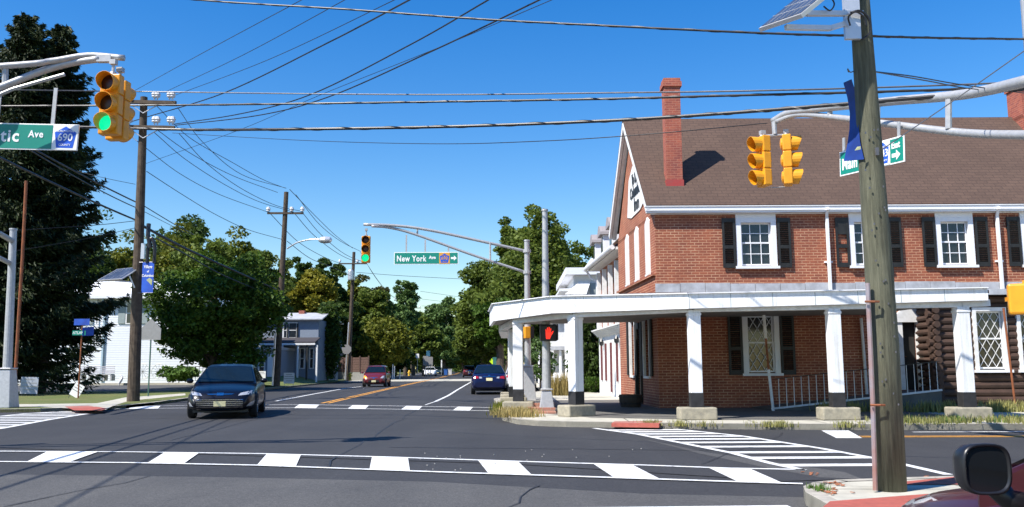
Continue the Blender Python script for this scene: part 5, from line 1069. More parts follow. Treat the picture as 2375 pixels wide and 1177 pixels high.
for s_ in (-1, 1): 
    st_ = MB(); st_.lathe([(.02, .0), (.11, .02), (.13, .12), (.12, .3), (.05, .36)], 10, (s_*.38, .05, .78)); st_.lathe([(.05, 0), (.1, .03), (.1, .14), (.04, .18)], 10, (s_*.38, .05, 1.14)); st_.build('seat', mat('seat_cloth', (.25, .24, .2), .8), c1, world=False)
car('maroon hatchback driving towards the viewer in the far left lane', 'car', (-9.9, 64.6, .006), PI+.03, 3.9, 1.7, 1.5, paintmat('maroon_car_paint', (.11, .012, .018)), 'hatch', 'small')
car('dark blue sedan seen from behind in the right hand shoulder', 'car', (-1.24, 46.2, .006), .035, 4.85, 1.83, 1.46, paintmat('blue_paint', (.004, .007, .04), .6), 'sedan', 'small')
car('white sedan driving towards the viewer far down the road', 'car', (-12.75, 137, .01), PI+.05, 4.8, 1.85, 1.45, paintmat('white_car_paint', (.75, .76, .78)), 'sedan', 'small')
car('dark green car behind the distant white sedan', 'car', (-13.9, 165, .01), PI+.05, 4.7, 1.8, 1.45, paintmat('dark_green_paint', (.02, .035, .035)), 'sedan', 'small')
car('far dark red car driving away beyond the bridge deck', 'car', (-5.9, 120, .01), .06, 4.4, 1.78, 1.55, paintmat('dark_red_paint', (.06, .012, .016)), 'hatch', 'small')
car('silver car mostly hidden behind the corner porch columns', 'car', (.42, 51, .006), .0, 4.6, 1.8, 1.5, paintmat('silver_paint', (.45, .45, .46)), 'hatch', 'small')
red = car('dark red car close to the viewer with a big black wing mirror', 'car', (2.52, 2.2, .0), 0, 4.5, 1.76, 1.40, paintmat('deep_red_paint', (.038, .004, .007)), 'sedan', 'small')
for o in list(red.children):
    if o.name.startswith('wing_mirror') and o.location.x < 0: bpy.data.objects.remove(o)
mh = MB(); pr = [(-.02, .0), (-.012, .88), (.03, 1.0), (.06, .93), (.095, .6), (.11, .1)]
# rounded-square housing lofted along Y, glass towards the viewer
def sup(k, a, b, n=28):
    out = []
    for i in range(n):
        t = 2*PI*i/n; c_, s_ = math.cos(t), math.sin(t); e_ = .62; out.append((a*k*math.copysign(abs(c_)**e_, c_), b*k*math.copysign(abs(s_)**e_, s_)))
    return out
n = 28; wa, wb2 = .083, .082
for (y, k) in ((.006, .86), (-.004, .90), (-.006, .985), (.012, 1.0), (.05, .96), (.085, .78), (.105, .45), (.11, .1)):
    mh.v += [(x, y, z) for x, z in sup(k, wa, wb2)]
for i in range(7):
    for j in range(n): mh.f.append((i*n+j, (i+1)*n+j, (i+1)*n+(j+1) % n, i*n+(j+1) % n))
mh.f.append(tuple(range(n))); mh.f.append(tuple(7*n+j for j in range(n))[::-1])
for i in range(len(mh.f)): mh.f[i] = mh.f[i][::-1]
mp_ = at(2290, 1089, 2.9); wm_ = mh.build('wing_mirror', BLK, red, world=False, smooth=True); wm_.location = mp_-red.location; wm_.rotation_euler = (0, 0, .12)
gl = MB(); gl.add([(x, .0025, z) for x, z in sup(.87, wa, wb2)], [tuple(range(n))[::-1]]); gl.build('mirror_glass', mat('mirror_glass_dark', (.012, .013, .014), .12, .0, var=.1, spec=.6), wm_, world=False)
MB().tube([(.05, .05, -.05), (.09, .04, -.1), (.16, .02, -.13)], [.04, .035, .05], 10).build('mirror_stalk', BLK, wm_, world=False, smooth=True)
# ================================================================== trees
rng = np.random.default_rng(11)
def leafmesh(name, P, size, m, parent, aspect=.62, droop=0, dirs=None, keep=.0):
    n = len(P); a = rng.normal(size=(n, 3)); a[:, 2] = a[:, 2]*.7-droop
    if dirs is not None: a = dirs+rng.normal(size=(n, 3))*.35
    a /= np.linalg.norm(a, axis=1)[:, None]; b = rng.normal(size=(n, 3)); b -= (b*a).sum(1)[:, None]*a; b /= np.linalg.norm(b, axis=1)[:, None]
    s = size*rng.uniform(.6, 1.35, n)[:, None]; nn = np.cross(a, b)*s*.12
    V = np.stack([P-a*s*.5, P+b*s*.5*aspect+nn, P+a*s*.5, P-b*s*.5*aspect+nn], 1).reshape(-1, 3)
    me = bpy.data.meshes.new(name); me.vertices.add(n*4); me.loops.add(n*4); me.polygons.add(n)
    me.vertices.foreach_set('co', V.astype(np.float32).ravel()); me.loops.foreach_set('vertex_index', np.arange(n*4, dtype=np.int32)); me.polygons.foreach_set('loop_start', np.arange(0, n*4, 4, dtype=np.int32))
    try: me.polygons.foreach_set('loop_total', np.full(n, 4, dtype=np.int32))
    except Exception: pass
    me.update(calc_edges=True); me.materials.append(m); o = bpy.data.objects.new(name, me); C.objects.link(o)
    if parent is not None: o.parent = parent
    return o
def crown_pts(c, r, nclump, nleaf, clr, seed, flat=.0, shell=.55, bottom=.5):
    """clump centres through an irregular ellipsoid, leaves scattered round each clump"""
    R_ = np.random.default_rng(seed); d = R_.normal(size=(nclump, 3)); d /= np.linalg.norm(d, axis=1)[:, None]
    ph = R_.uniform(0, 6.28, 6); lob = 1+.13*np.sin(3*np.arctan2(d[:, 1], d[:, 0])+ph[0])+.12*np.sin(5*d[:, 2]+ph[1])+.1*np.sin(7*np.arctan2(d[:, 0], d[:, 2])+ph[2])+R_.normal(size=nclump)*.07
    k = (shell+(1-shell)*R_.uniform(0, 1, nclump)**.5)*lob; cc = d*k[:, None]*np.array(r); cc[:, 2] = np.where(cc[:, 2] < 0, cc[:, 2]*bottom, cc[:, 2]); cc += np.array(c)
    rad = clr*R_.uniform(.55, 1.35, nclump); q = R_.normal(size=(nclump, nleaf, 3)); q /= np.linalg.norm(q, axis=2)[..., None]; q *= (R_.uniform(.25, 1, (nclump, nleaf))**.6)[..., None]*rad[:, None, None]; q[..., 2] *= .62
    return (cc[:, None, :]+q).reshape(-1, 3), cc
def tree(label, x, y, z0, ztop, rx, ry=None, m='green', kind='tree', leaf=.3, nclump=150, nleaf=60, group=None, trunk=.25, zb=None, seed=1, clr=None, name='deciduous_tree', top=None, shell=.5, bottom=.7, trunk_lean=0):
    ry = ry or rx; zb = z0+1.5 if zb is None else zb; hz = (ztop-zb)
    zc = zb+hz*.42; rz_ = ztop-zc-.2; t = thing(name, label, kind, (x, y, z0), group); clr = clr or rx*.28
    P, cc = crown_pts((x, y, zc), (rx-clr*.6, ry-clr*.6, rz_-clr*.35), nclump, nleaf, clr, seed, shell=shell, bottom=(zc-zb)/rz_); zm = P[:, 2].max(); kf = (ztop-zc)/max(.5, zm-zc)
    P[:, 2] = np.where(P[:, 2] > zc, zc+(P[:, 2]-zc)*kf, P[:, 2]); cc[:, 2] = np.where(cc[:, 2] > zc, zc+(cc[:, 2]-zc)*kf, cc[:, 2]); P -= np.array((x, y, z0)); leafmesh('crown', P, leaf, LF[m], t)
    b = MB(); b.tube([(0, 0, -.1), (trunk_lean*.5, 0, (zc-z0)*.5), (trunk_lean, 0, zc-z0), (trunk_lean, 0, (zc-z0)+rz_*.6)], [trunk*1.25, trunk, trunk*.7, trunk*.2], 9); R_ = random.Random(seed)
    for k in range(min(14, nclump//8)):
        q = cc[R_.randrange(len(cc))]-np.array((x, y, z0)); zs = min(q[2]*.75, zc-z0)*R_.uniform(.55, 1); b.tube([(trunk_lean*.6, 0, zs), (q[0]*.5, q[1]*.5, zs+(q[2]-zs)*.6), tuple(q)], [trunk*.4, trunk*.25, trunk*.06], 6)
    b.build('trunk', BARK, t, world=False); return t
def ptree(label, px, Y, pytop, pyw, m, **k):
    """tree at photo column px and real depth Y; pyw = crown half width in photo px, pytop = crown top row"""
    x = at(px, 700, Y).x; return tree(label, x, Y, k.pop('z0', .1), at(px, pytop, Y).z, pyw/FPX*Y, m=m, **k)
def spruce(label, x, y, z0, h, r, seed, nb=190, npb=150, zb=1.2, m='spruce', name='spruce_tree', leaf=.34):
    R_ = np.random.default_rng(seed); t = thing(name, label, 'tree', (x, y, z0)); P = []; D = []; br = MB(); br.tube([(0, 0, -.1), (0, 0, h*.5), (0, 0, h)], [.36, .22, .03], 10)
    for k in range(nb):
        f = (k+.5)/nb; z = zb+(h-zb)*f**.92; L = r*(1-f)**.62*R_.choice([R_.uniform(.5, 1.15), R_.uniform(.9, 1.5)], p=[.8, .2])+.3; az = k*2.39996+R_.uniform(-.3, .3); dx, dy = math.cos(az), math.sin(az); dr = -.28-.25*(1-f)
        pts = []
        for s_ in np.linspace(0, 1, 6): pts.append((dx*L*s_, dy*L*s_, z+L*(dr*s_+.42*s_**3)))
        if k % 2 == 0: br.tube(pts, [.05*(1-f)+.012]*5+[.005], 5)
        n = int(npb*(.35+L/r)); s_ = R_.uniform(.08, 1.02, n); wd = (.16+.34*(1-s_))*L*.42*R_.normal(size=n); hang = np.abs(R_.normal(size=n))*.30*(.4+L/r*.6)
        px_ = dx*L*s_-dy*wd; py_ = dy*L*s_+dx*wd; pz_ = z+L*(dr*s_+.42*s_**3)-hang*R_.uniform(.1, 1, n)
        P.append(np.stack([px_, py_, pz_], 1)); dd = np.stack([dx*.8-dy*wd*.5, dy*.8+dx*wd*.5, np.full(n, -.45)], 1); D.append(dd)
    leafmesh('crown', np.concatenate(P), leaf*1.35, LF[m], t, aspect=.24, dirs=np.concatenate(D)); br.build('trunk', BARK, t, world=False); return t
spruce('tall dark spruce at the left edge, the higher of the two', at(18, 700, 46).x, 46, .1, at(22, 38, 46).z-.1, 4.5, 3, nb=270, npb=330, zb=1.5, leaf=.27)
spruce('dark spruce with long drooping boughs beside the white house gable, slightly lower', at(104, 700, 47.5).x, 47.5, .1, at(112, 62, 47.5).z-.1, 2.9, 8, nb=250, npb=300, zb=3.3, leaf=.27)
ptree('bushy green maple on the lawn between the left pole and the lamp pole', 500, 55.5, 582, 152, 'green', leaf=.24, nclump=380, nleaf=110, clr=.8, zb=1.9, seed=4, trunk=.22, z0=.1, name='maple_tree')
bg = [('loose dark tree top rising right of the spruce', 232, 92, 482, 66, 'dark', 21, dict(nclump=80, nleaf=60, clr=1.2)), ('yellow green tree behind the solar panel', 280, 88, 535, 85, 'olive', 22, {}), ('dark green tree low behind the white house roof', 215, 82, 560, 75, 'dark', 23, {}),
      ('broad olive tree behind the white house', 385, 90, 522, 125, 'olive', 24, dict(nclump=300)), ('dark pine topped tree on the skyline above the white house', 420, 104, 500, 105, 'dark', 25, dict(nclump=200)), ('olive green tree with pale tips left of the lamp pole', 550, 92, 528, 82, 'olive', 26, dict(nclump=200)), ('mid green tree just left of the lamp pole', 606, 84, 582, 66, 'mid', 27, {}),
      ('green tree low behind the maple', 480, 82, 548, 95, 'mid', 28, {}), ('dark tree right of the lamp pole', 708, 118, 598, 42, 'dark', 29, {}), ('yellowing tree behind the small grey house', 722, 98, 622, 62, 'yellow', 30, dict(nclump=170)), ('dark ragged evergreen left of the transformer pole', 762, 112, 598, 52, 'dark', 31, dict(shell=.6)),
      ('brownish tree just right of the transformer pole', 855, 138, 640, 62, 'brown', 32, {}), ('large mid green tree above the maroon hatchback', 868, 112, 668, 62, 'mid', 33, dict(nclump=220, zb=1.5)), ('tall round topped tree in the middle distance', 942, 150, 652, 38, 'pale', 34, {}), ('yellow green spreading evergreen by the two pale stumps', 893, 104, 735, 62, 'olive', 35, dict(zb=1.5, nclump=160, clr=1.1)),
      ('pale willowy tree in the road gap', 1030, 170, 690, 48, 'pale', 36, dict(nclump=150)), ('green tree overhanging the far left lane', 985, 140, 735, 45, 'mid', 37, {}), ('mid green tree overhanging the far end of the road', 1075, 190, 735, 50, 'mid', 38, {}), ('dark tree closing off the far end of the road', 1040, 210, 770, 60, 'dark', 39, dict(zb=2.5)),
      ('big green tree right of the road with a stepped outline', 1142, 84, 605, 90, 'mid', 40, dict(nclump=300)), ('tall lobed tree top behind the plain steel pole', 1255, 80, 474, 84, 'mid', 41, dict(nclump=150, clr=1.1, zb=7)), ('narrow raised tree top left of the tall lobed one', 1180, 82, 503, 24, 'mid', 42, dict(nclump=40, clr=.8, zb=9)),
      ('dense tree mass filling the space behind the signal mast', 1235, 78, 545, 125, 'mid', 43, dict(nclump=330)), ('dark green tree above the white awning building', 1350, 95, 562, 90, 'mid', 44, {}), ('green tree behind the dormers', 1400, 100, 590, 60, 'mid', 45, {}), ('low dark tree between the road and the blue sedan', 1120, 118, 770, 60, 'dark', 46, dict(zb=2.6)),
      ('dark undergrowth tree at the left of the far road', 905, 128, 790, 45, 'dark', 47, dict(zb=1.0)), ('green tree reaching over the yellow crossing signs', 1160, 70, 690, 60, 'green', 48, dict(zb=3.2)), ('dark tree at the foot of the round topped tree', 960, 152, 745, 40, 'dark', 49, dict(zb=2.6)), ('mid green tree filling the skyline between the lamp pole and the yellow tree', 658, 108, 606, 52, 'mid', 51, {}), ('small dark tree at the right wall of the pale blue house', 757, 81, 700, 30, 'dark', 52, dict(zb=.9, clr=1.0)), ('hazy green tree behind the pale willowy one', 992, 205, 722, 50, 'mid', 53, {}), ('far green tree just left of the big stepped tree', 1083, 215, 700, 40, 'mid', 54, {}), ('olive tree low between the transformer pole and the brownish tree', 826, 120, 650, 45, 'olive', 55, {}),
      ('dark tree beside the brown fence', 800, 104, 700, 48, 'dark', 50, dict(zb=.8))]
for lab, px, Y, top, hw_, m_, sd_, k in bg:
    kw = dict(nclump=170, nleaf=105, leaf=.13+.003*Y, group='trees lining the road and behind the houses', seed=sd_, trunk=.3, zb=1.9); kw.update(k); kw['nleaf'] = int(kw['nleaf']*1.15); ptree(lab, px, Y, top, hw_, m_, **kw)
# far wood closing the horizon (nobody could count it)
Pw = []; Rw = np.random.default_rng(5)
for xw in np.arange(-260, 190, 4.5):
    yw = 235+Rw.uniform(-15, 20); hwd = Rw.uniform(7, 12.5)
    if -24 < xw < -3: hwd *= .55
    P, _ = crown_pts((xw, yw, hwd*.5), (4.5, 4, hwd*.5), 26, 26, 1.7, int(xw*7)+3000, bottom=1); Pw.append(P)
o = leafmesh('distant_wood', np.concatenate(Pw), 1.25, LF['dark'], None); o['kind'] = 'stuff'
# evergreen shrub at the rear bay, lush shrubs, ornamental grass
sb = spruce('tall dark green evergreen shrub beside the white rear wing wall', 3.98, 44.0, .1, 4.6, 1.15, 12, nb=150, npb=70, zb=.2, m='green', name='evergreen_shrub', leaf=.2)
sb.children[0].data.materials[0] = LF['dark']
tree('low yellow green bush at the foot of the evergreen shrub', 4.0, 42.6, .1, 1.1, .75, m='green', kind='shrub', leaf=.12, nclump=30, nleaf=60, zb=.1, seed=61, trunk=.03, name='low_shrub')
tree('pale flowering bush right of the second signal mast', 1.45, 46.5, .1, 2.9, .9, m='pale', kind='shrub', leaf=.16, nclump=50, nleaf=60, zb=.3, seed=62, trunk=.04, name='flowering_shrub')
tree('lush pale green hosta bed against the white siding', at(415, 880, 61).x, 61, .5, at(415, 848, 61).z, 1.3, m='lush', kind='shrub', leaf=.3, nclump=45, nleaf=50, zb=.5, seed=63, trunk=.03, name='hosta_shrub')
def blades(name, label, spots, h, m, n, spread=.25, kind='stuff', lean=.5, w_=.014):
    V = []; R_ = np.random.default_rng(len(spots)+n); mb = MB()
    for (x, y, z) in spots:
        for k in range(n):
            a = R_.uniform(0, 6.28); r = abs(R_.normal())*spread; bx, by = x+math.cos(a)*r, y+math.sin(a)*r; hh = h*R_.uniform(.35, 1.15); la = R_.uniform(0, 6.28); lx, ly = math.cos(la)*lean*hh*R_.uniform(.1, 1), math.sin(la)*lean*hh*R_.uniform(.1, 1); wx, wy = math.cos(la+1.57)*w_, math.sin(la+1.57)*w_
            mb.add([(bx-wx, by-wy, z), (bx+wx, by+wy, z), (bx+lx*.4+wx*.7, by+ly*.4+wy*.7, z+hh*.6), (bx+lx, by+ly, z+hh), (bx+lx*.4-wx*.7, by+ly*.4-wy*.7, z+hh*.6)], [(0, 1, 2, 4), (4, 2, 3)])
    o = mb.build(name, m)
    if kind: o['kind'] = kind
    if label and not kind: tag(o, label, 'plant')
    return o
R2 = random.Random(9)
def kx(px0, px1, n, z=.1, jit=.3):
    out = []
    for i in range(n):
        px = px0+(px1-px0)*R2.random(); x, y = g(px, R2.uniform(981, 993), z) ; out.append((x, y, z))
    return out
kerbY = lambda x: float(np.interp(x, [.59, 2.03, 3.8, 7.2, 10.6, 20], [20.5, 19.9, 19.3, 18.75, 18.6, 18.4]))
sp1 = [(x, kerbY(x)+R2.uniform(.0, 1.5), .12) for x in [R2.uniform(8.0, 14.5) for _ in range(110)]]
blades('roadside_weeds', None, sp1, .15, LF['weed'], 30, .22, w_=.009)
sp1 = [(x, kerbY(x)+R2.uniform(.0, 1.3), .12) for x in [R2.uniform(8.0, 14.5) for _ in range(28)]]
blades('roadside_grass', None, sp1, .16, LF['lush'], 20, .16, w_=.009)
sp2 = [(x, kerbY(x)+R2.uniform(-.08, .12), .06) for x in [R2.choice((3.0, 3.15, 3.6, 4.2, 5.2, 5.6, 5.75, 6.9, 7.0, 7.3))+R2.uniform(-.18, .18) for _ in range(46)]]
blades('kerb_weeds', None, sp2, .14, LF['weed'], 26, .13, w_=.008)
sp3 = [(R2.uniform(-.35, .55), R2.uniform(21.9, 24.4), .12) for _ in range(34)]
blades('corner_dry_grass', None, sp3, .2, LF['dry'], 40, .2, w_=.009)
blades('corner_green_grass', None, [(-.35+R2.uniform(-.12, .12), R2.uniform(24.5, 27.5), .05) for _ in range(30)], .28, LF['olive'], 34, .12)
sp5 = [(x, kerbY(x)+R2.uniform(4.6, 5.6), .12) for x in [R2.uniform(8.2, 14.5) for _ in range(80)]]
blades('porch_edge_weeds', None, sp5, .3, LF['weed'], 24, .14)
blades('island_weeds', None, [(3.0, 9.05, .12), (3.08, 8.95, .12), (3.02, 8.85, .12)], .07, LF['lush'], 40, .05, w_=.006)
blades('ornamental_grass', 'clump of golden ornamental grass behind the steel pole', [(2.05+R2.uniform(-.35, .35), 38.5+R2.uniform(-.3, .3), .1) for _ in range(16)], 1.0, LF['dry'], 40, .16, kind=None)
# dead leaves on the pavement corner and road (tiny litter)
lt = MB()
for k in range(44):
    x, y = R2.choice(((3.08, 8.75), (3.15, 9.0), (3.35, 9.35), (3.75, 11.2), (5.0, 10.75)));  x += R2.gauss(0, .06); y += R2.gauss(0, .08); lt.box((x, y, .135 if y < 10 else .014), (.04, .028, .006), Matrix.Rotation(R2.uniform(0, 3), 3, 'Z') @ Matrix.Rotation(R2.uniform(-.5, .5), 3, 'X'))
o = lt.build('leaf_litter', mat('dead_leaf', (.3, .11, .05), .8)); o['kind'] = 'stuff'
pb_ = MB()
for k in range(26):
    x, y = g(R2.uniform(950, 1500), R2.uniform(1040, 1095)); pb_.box((x, y, .012), (.016, .014, .012), Matrix.Rotation(R2.uniform(0, 3), 3, 'Z'))
o = pb_.build('gravel', mat('gravel_grey', (.35, .33, .3), .9)); o['kind'] = 'stuff'
# ================================================================== left side houses and small things
HY = 64.0
hx0, hx1 = at(50, 700, HY).x, at(492, 700, HY).x; hz0 = .55; he = at(250, 690, HY).z
wh = thing('white_house', 'large white clapboard house with grey shutters behind the spruces and the maple', 'house', ((hx0+hx1)/2, HY, hz0))
cb = MB(); z = .35
while z < he-.05:
    z2 = min(z+.17, he-.02); cb.add([(hx0, HY-.02, z), (hx1, HY-.02, z), (hx1, HY-.005, z2), (hx0, HY-.005, z2), (hx0, HY, z), (hx1, HY, z)], [(0, 1, 2, 3), (4, 5, 1, 0)]); z += .17
cb.bb((hx0, HY, .3), (hx1, HY+9, he)); cb.build('wall', SIDING, wh)
rz1 = at(250, 656, HY+1.4).z
rr = MB(); rr.slab([(hx0-.4, HY-.45, he+.02), (hx1+.4, HY-.45, he+.02), (hx1+.4, HY+1.3, rz1), (hx0-.4, HY+1.3, rz1)], .08); rr.slab([(hx0-.4, HY+1.3, rz1), (hx1+.4, HY+1.3, rz1), (hx1+.4, HY+9.3, rz1+.2), (hx0-.4, HY+9.3, rz1+.2)], .08); rr.build('roof', mat('white_metal_roof', (.72, .73, .75), .5, var=.04), wh)
MB().bb((hx0-.4, HY-.6, he-.12), (hx1+.4, HY-.455, he+.03)).build('gutter', WHITE, wh); MB().bb((hx0-.35, HY-.44, he-.16), (hx1+.35, HY-.04, he-.06)).build('soffit', WHITEW, wh)
def hwin(p0, p1, t_, b, parent, Y=HY, m=GLASS, frame=WHITEW):
    x0, x1, z1, z0_ = at(p0, 700, Y).x, at(p1, 700, Y).x, at(300, t_, Y).z, at(300, b, Y).z; f = MB(); f.bb((x0-.08, Y-.07, z0_-.08), (x0+.03, Y-.03, z1+.08)); f.bb((x1-.03, Y-.07, z0_-.08), (x1+.08, Y-.03, z1+.08)); f.bb((x0+.03, Y-.07, z1), (x1-.03, Y-.03, z1+.08)); f.bb((x0+.03, Y-.07, z0_-.08), (x1-.03, Y-.03, z0_)); f.bb((x0+.03, Y-.068, (z0_+z1)/2-.03), (x1-.03, Y-.032, (z0_+z1)/2+.03)); w_ = f.build('window', frame, parent); MB().bb((x0+.02, Y-.052, z0_), (x1-.02, Y-.045, z1)).build('pane', m, w_); return w_
for a, b, s_ in ((219, 205, (203, 219)), (296, 326, None), (434, 464, None)):
    if s_ is None:
        w_ = hwin(a, b, 704, 750, wh)
        for q0, q1 in ((a-19, a-3), (b+3, b+19)): MB().bb((at(q0, 700, HY).x, HY-.09, at(300, 751, HY).z), (at(q1, 700, HY).x, HY-.04, at(300, 702, HY).z)).build('shutter', GREYP, w_)
    else: w_ = hwin(178, 203, 704, 750, wh); MB().bb((at(206, 700, HY).x, HY-.09, at(300, 751, HY).z), (at(219, 700, HY).x, HY-.04, at(300, 702, HY).z)).build('shutter', GREYP, w_)
x = at(246, 700, HY).x; ds = MB(); P = [(x, HY-.5, he-.1), (x, HY-.4, he-.3), (x-.02, HY-.1, he-.75), (x-.02, HY-.1, .5)]
for p, q in zip(P, P[1:]): ds.beam(p, q, .13, .1)
ds.build('downspout', mat('blue_grey_paint', (.4, .52, .6), .5), wh); x = at(229, 700, HY).x; MB().tube([(x, HY-.12, he+.3), (x, HY-.12, at(229, 752, HY).z)], .035, 6).build('cable_conduit', CABLEG, wh)
MB().lathe([(.14, -.12), (.12, -.02)], 8, (at(225, 782, HY).x, HY, at(225, 782, HY).z), 'Y').build('wall_vent', GREYP, wh)
# grey two storey house with porch
Y2 = 77.0; g0, g1 = at(652, 800, Y2).x, at(738, 800, Y2).x; ge = at(700, 742, Y2).z
gh2 = thing('grey_house', 'small pale blue two storey house with dark porch behind the lamp pole', 'house', ((g0+g1)/2, Y2, .1))
BLUEW = mat('shade_dark_siding', (.2, .24, .30), .7, var=.08); MB().bb((g0-2, Y2, .0), (g1, Y2+9, ge)).build('wall', BLUEW, gh2)  # blue-white siding with the shade of the trees put into its colour
r_ = MB(); r_.slab([(g0-2.3, Y2-.4, ge-.05), (g1+.4, Y2-.4, ge-.05), (g1+.1, Y2+4, ge+.75), (g0-2.3, Y2+4, ge+.75)], .1); r_.slab([(g0-2.3, Y2+9.3, ge), (g0-2.3, Y2+4, ge+.75), (g1+.1, Y2+4, ge+.75), (g1+.4, Y2+9.3, ge)], .1); r2_ = r_.build('roof', mat('tin_roof', (.5, .5, .5), .5, c2=(.36, .36, .38), scale=2), gh2)
cx_ = at(701, 730, Y2+3.5); MB().bb((cx_.x-.25, Y2+3.2, ge), (cx_.x+.25, Y2+3.8, cx_.z+.35)).build('chimney', CHIMB, r2_)
for a, b in ((660, 668), (672, 690)): hwin(a, b, 752, 785, gh2, Y2, GLASS)
for a, b in ((668, 672), (690, 694)): MB().bb((at(a, 700, Y2).x, Y2-.1, at(660, 786, Y2).z), (at(b, 700, Y2).x, Y2-.03, at(660, 751, Y2).z)).build('shutter', BLACK, gh2)
pz2 = at(700, 796, Y2-2.5).z; pr_ = MB(); pr_.slab([(g0-2.2, Y2-2.6, pz2), (g1+.3, Y2-2.6, pz2), (g1+.2, Y2-.05, pz2+.45), (g0-2.2, Y2-.05, pz2+.45)], .1); pr_.build('porch_roof', mat('dark_roof', (.045, .04, .045), .9), gh2); MB().bb((g0-2.2, Y2-2.6, pz2-.17), (g1+.3, Y2-2.45, pz2-.01)).build('porch_fascia', WHITEW, gh2)
for px in (655, 691, 712, 735): xx = at(px, 800, Y2-2.5).x; MB().bb((xx-.07, Y2-2.5, .1), (xx+.07, Y2-2.36, pz2-.17)).build('porch_post', WHITEW if px != 712 else BLACK, gh2)
for a, b in ((663, 672), (700, 709), (722, 730)): hwin(a, b, 812, 856, gh2, Y2, GLASS)
an = thing('white_annex', 'low white single storey annex between the maple and the lamp pole', 'house', (at(620, 800, 72).x, 72, .1)); MB().bb((at(592, 800, 72).x, 72, 0), (at(648, 800, 72).x, 77, at(620, 812, 72).z)).build('wall', BLUEW, an); MB().bb((at(590, 800, 72).x, 71.7, at(620, 812, 72).z), (at(650, 800, 72).x, 77, at(620, 806, 72).z)).build('roof', GREYM, an); hwin(606, 618, 830, 875, an, 72); MB().bb((at(622, 800, 72).x, 71.93, .2), (at(634, 800, 72).x, 71.99, at(620, 822, 72).z)).build('door', WHITE, an)
# brown fence on a block wall, chain link fence
f1 = thing('brown_fence', 'long dark brown board fence on a grey block wall by the maroon hatchback', 'fence', (at(815, 880, 95).x, 95, .1)); xa, xb = at(778, 800, 97).x, at(852, 800, 93).x
MB().prism([(xa, 97), (xb, 94), (xb+.05, 94.25), (xa+.05, 97.25)], 0, .95).build('block_wall', mat('block_grey', (.2, .2, .19), .9, var=.15), f1)
bf = MB(); nb_ = 22
for k in range(6): bf.beam((xa, 97, 1.05+.26*k), (xb, 94, 1.05+.26*k), .05, .24)
bf.build('board_panel', BROWNF, f1)
for k in range(5): xx = xa+(xb-xa)*k/4; MB().bb((xx-.07, 97-.75*k-.15, .9), (xx+.07, 97-.75*k-.05, 2.62)).build('post', BROWNF, f1)
f2_ = thing('chain_link_fence', 'chain link fence with grey posts right of the pale blue house', 'fence', (at(757, 880, 84).x, 84, .1)); ca, cb2 = at(736, 850, 84).x, at(779, 850, 84).x
for k in range(4): xx = ca+(cb2-ca)*k/3; MB().tube([(xx, 84, .1), (xx, 84, 2.35)], .04, 6).build('post', ALU, f2_)
ms_ = MB(); 
for k in range(16): a = ca+(cb2-ca)*k/16; ms_.beam((a, 84, .2), (min(cb2, a+.9), 84, 2.3), .01, .01); ms_.beam((min(cb2, a+.9), 84.01, .2), (a, 84.01, 2.3), .01, .01)
ms_.tube([(ca, 84, 2.33), (cb2, 84, 2.33)], .03, 6); ms_.build('mesh_panel', CABLEG, f2_)
small_house('far_garage', 'little pale garage roof showing above the chain link fence', at(766, 800, 100).x, at(792, 800, 100).x, 100, 106, at(780, 815, 100).z, 1.2, BLUEW, mat('pale_roof', (.4, .4, .4), .8), 'y')
# signs on posts
def postsign(name, label, px, Y, z0, pyt, w_, h_, shape, m, postm=STEEL, back=False, extra=None, pr=.035):
    x = at(px, 850, Y).x; zt_ = at(px, pyt, Y).z; t = thing(name, label, 'sign', (x, Y, z0), None); MB().tube([(x, Y+.05, z0), (x, Y+.05, zt_)], pr, 6).build('post', postm, t)
    zc = zt_-h_/2; P = {'rect': [(-.5, -.5), (.5, -.5), (.5, .5), (-.5, .5)], 'oct': [(.5*math.cos(PI/8+k*PI/4)*1.08, .5*math.sin(PI/8+k*PI/4)*1.08) for k in range(8)], 'pent': [(-.5, -.5), (.5, -.5), (.5, .02), (0, .5), (-.5, .02)], 'dia': [(0, -.5), (.5, 0), (0, .5), (-.5, 0)]}[shape]
    b = MB(); b.slab([(x+p[0]*w_, Y, zc+p[1]*h_) for p in P], .01); b.build('panel', m, t); return t, x, zc
postsign('pentagon_sign', 'grey back of a five sided sign on a green post right of the left pole', 346, 41, .1, 739, .95, 1.0, 'pent', SIGNBACK, mat('green_post', (.05, .12, .09), .6))
postsign('octagon_sign', 'grey back of a small octagonal sign beside the transformer pole', 803, 90, .1, 800, .95, .95, 'oct', SIGNBACK)
postsign('route_sign', 'pair of grey sign backs with a blue top plate in front of the dark trees', 987, 118, .1, 826, .7, 1.25, 'rect', SIGNBACK); t_, x, zc = postsign('route_sign', 'second grey sign back right beside the first by the distant white sedan', 998.5, 118, .1, 828, .6, 1.2, 'rect', SIGNBACK)
postsign('blue_plate_sign', 'narrow blue plate above the two grey sign backs', 993, 118.3, .1, 814, .5, .75, 'rect', mat('teal_blue', (.03, .12, .2), .5)); postsign('small_white_sign', 'small white sign among the trees left of the grey sign backs', 968, 125, .1, 821, .45, .62, 'rect', WSIGN)
t_, x, zc = postsign('crossing_sign', 'bright yellow green crossing sign facing the road, left of the pair', 1142, 82, .1, 830, .62, .62, 'dia', mat('fluorescent_yellow', (.6, .9, .02), .5, var=.03)); MB().slab([(x-.15, 82, zc-.75), (x+.15, 82, zc-.75), (x+.15, 82, zc-.45), (x-.15, 82, zc-.45)], .01).build('lower_plate', MATS['fluorescent_yellow'], t_)
t_, x, zc = postsign('crossing_sign', 'bright yellow green crossing sign nearest the inn porch', 1156, 80, .1, 827, .5, .8, 'pent', MATS['fluorescent_yellow'])
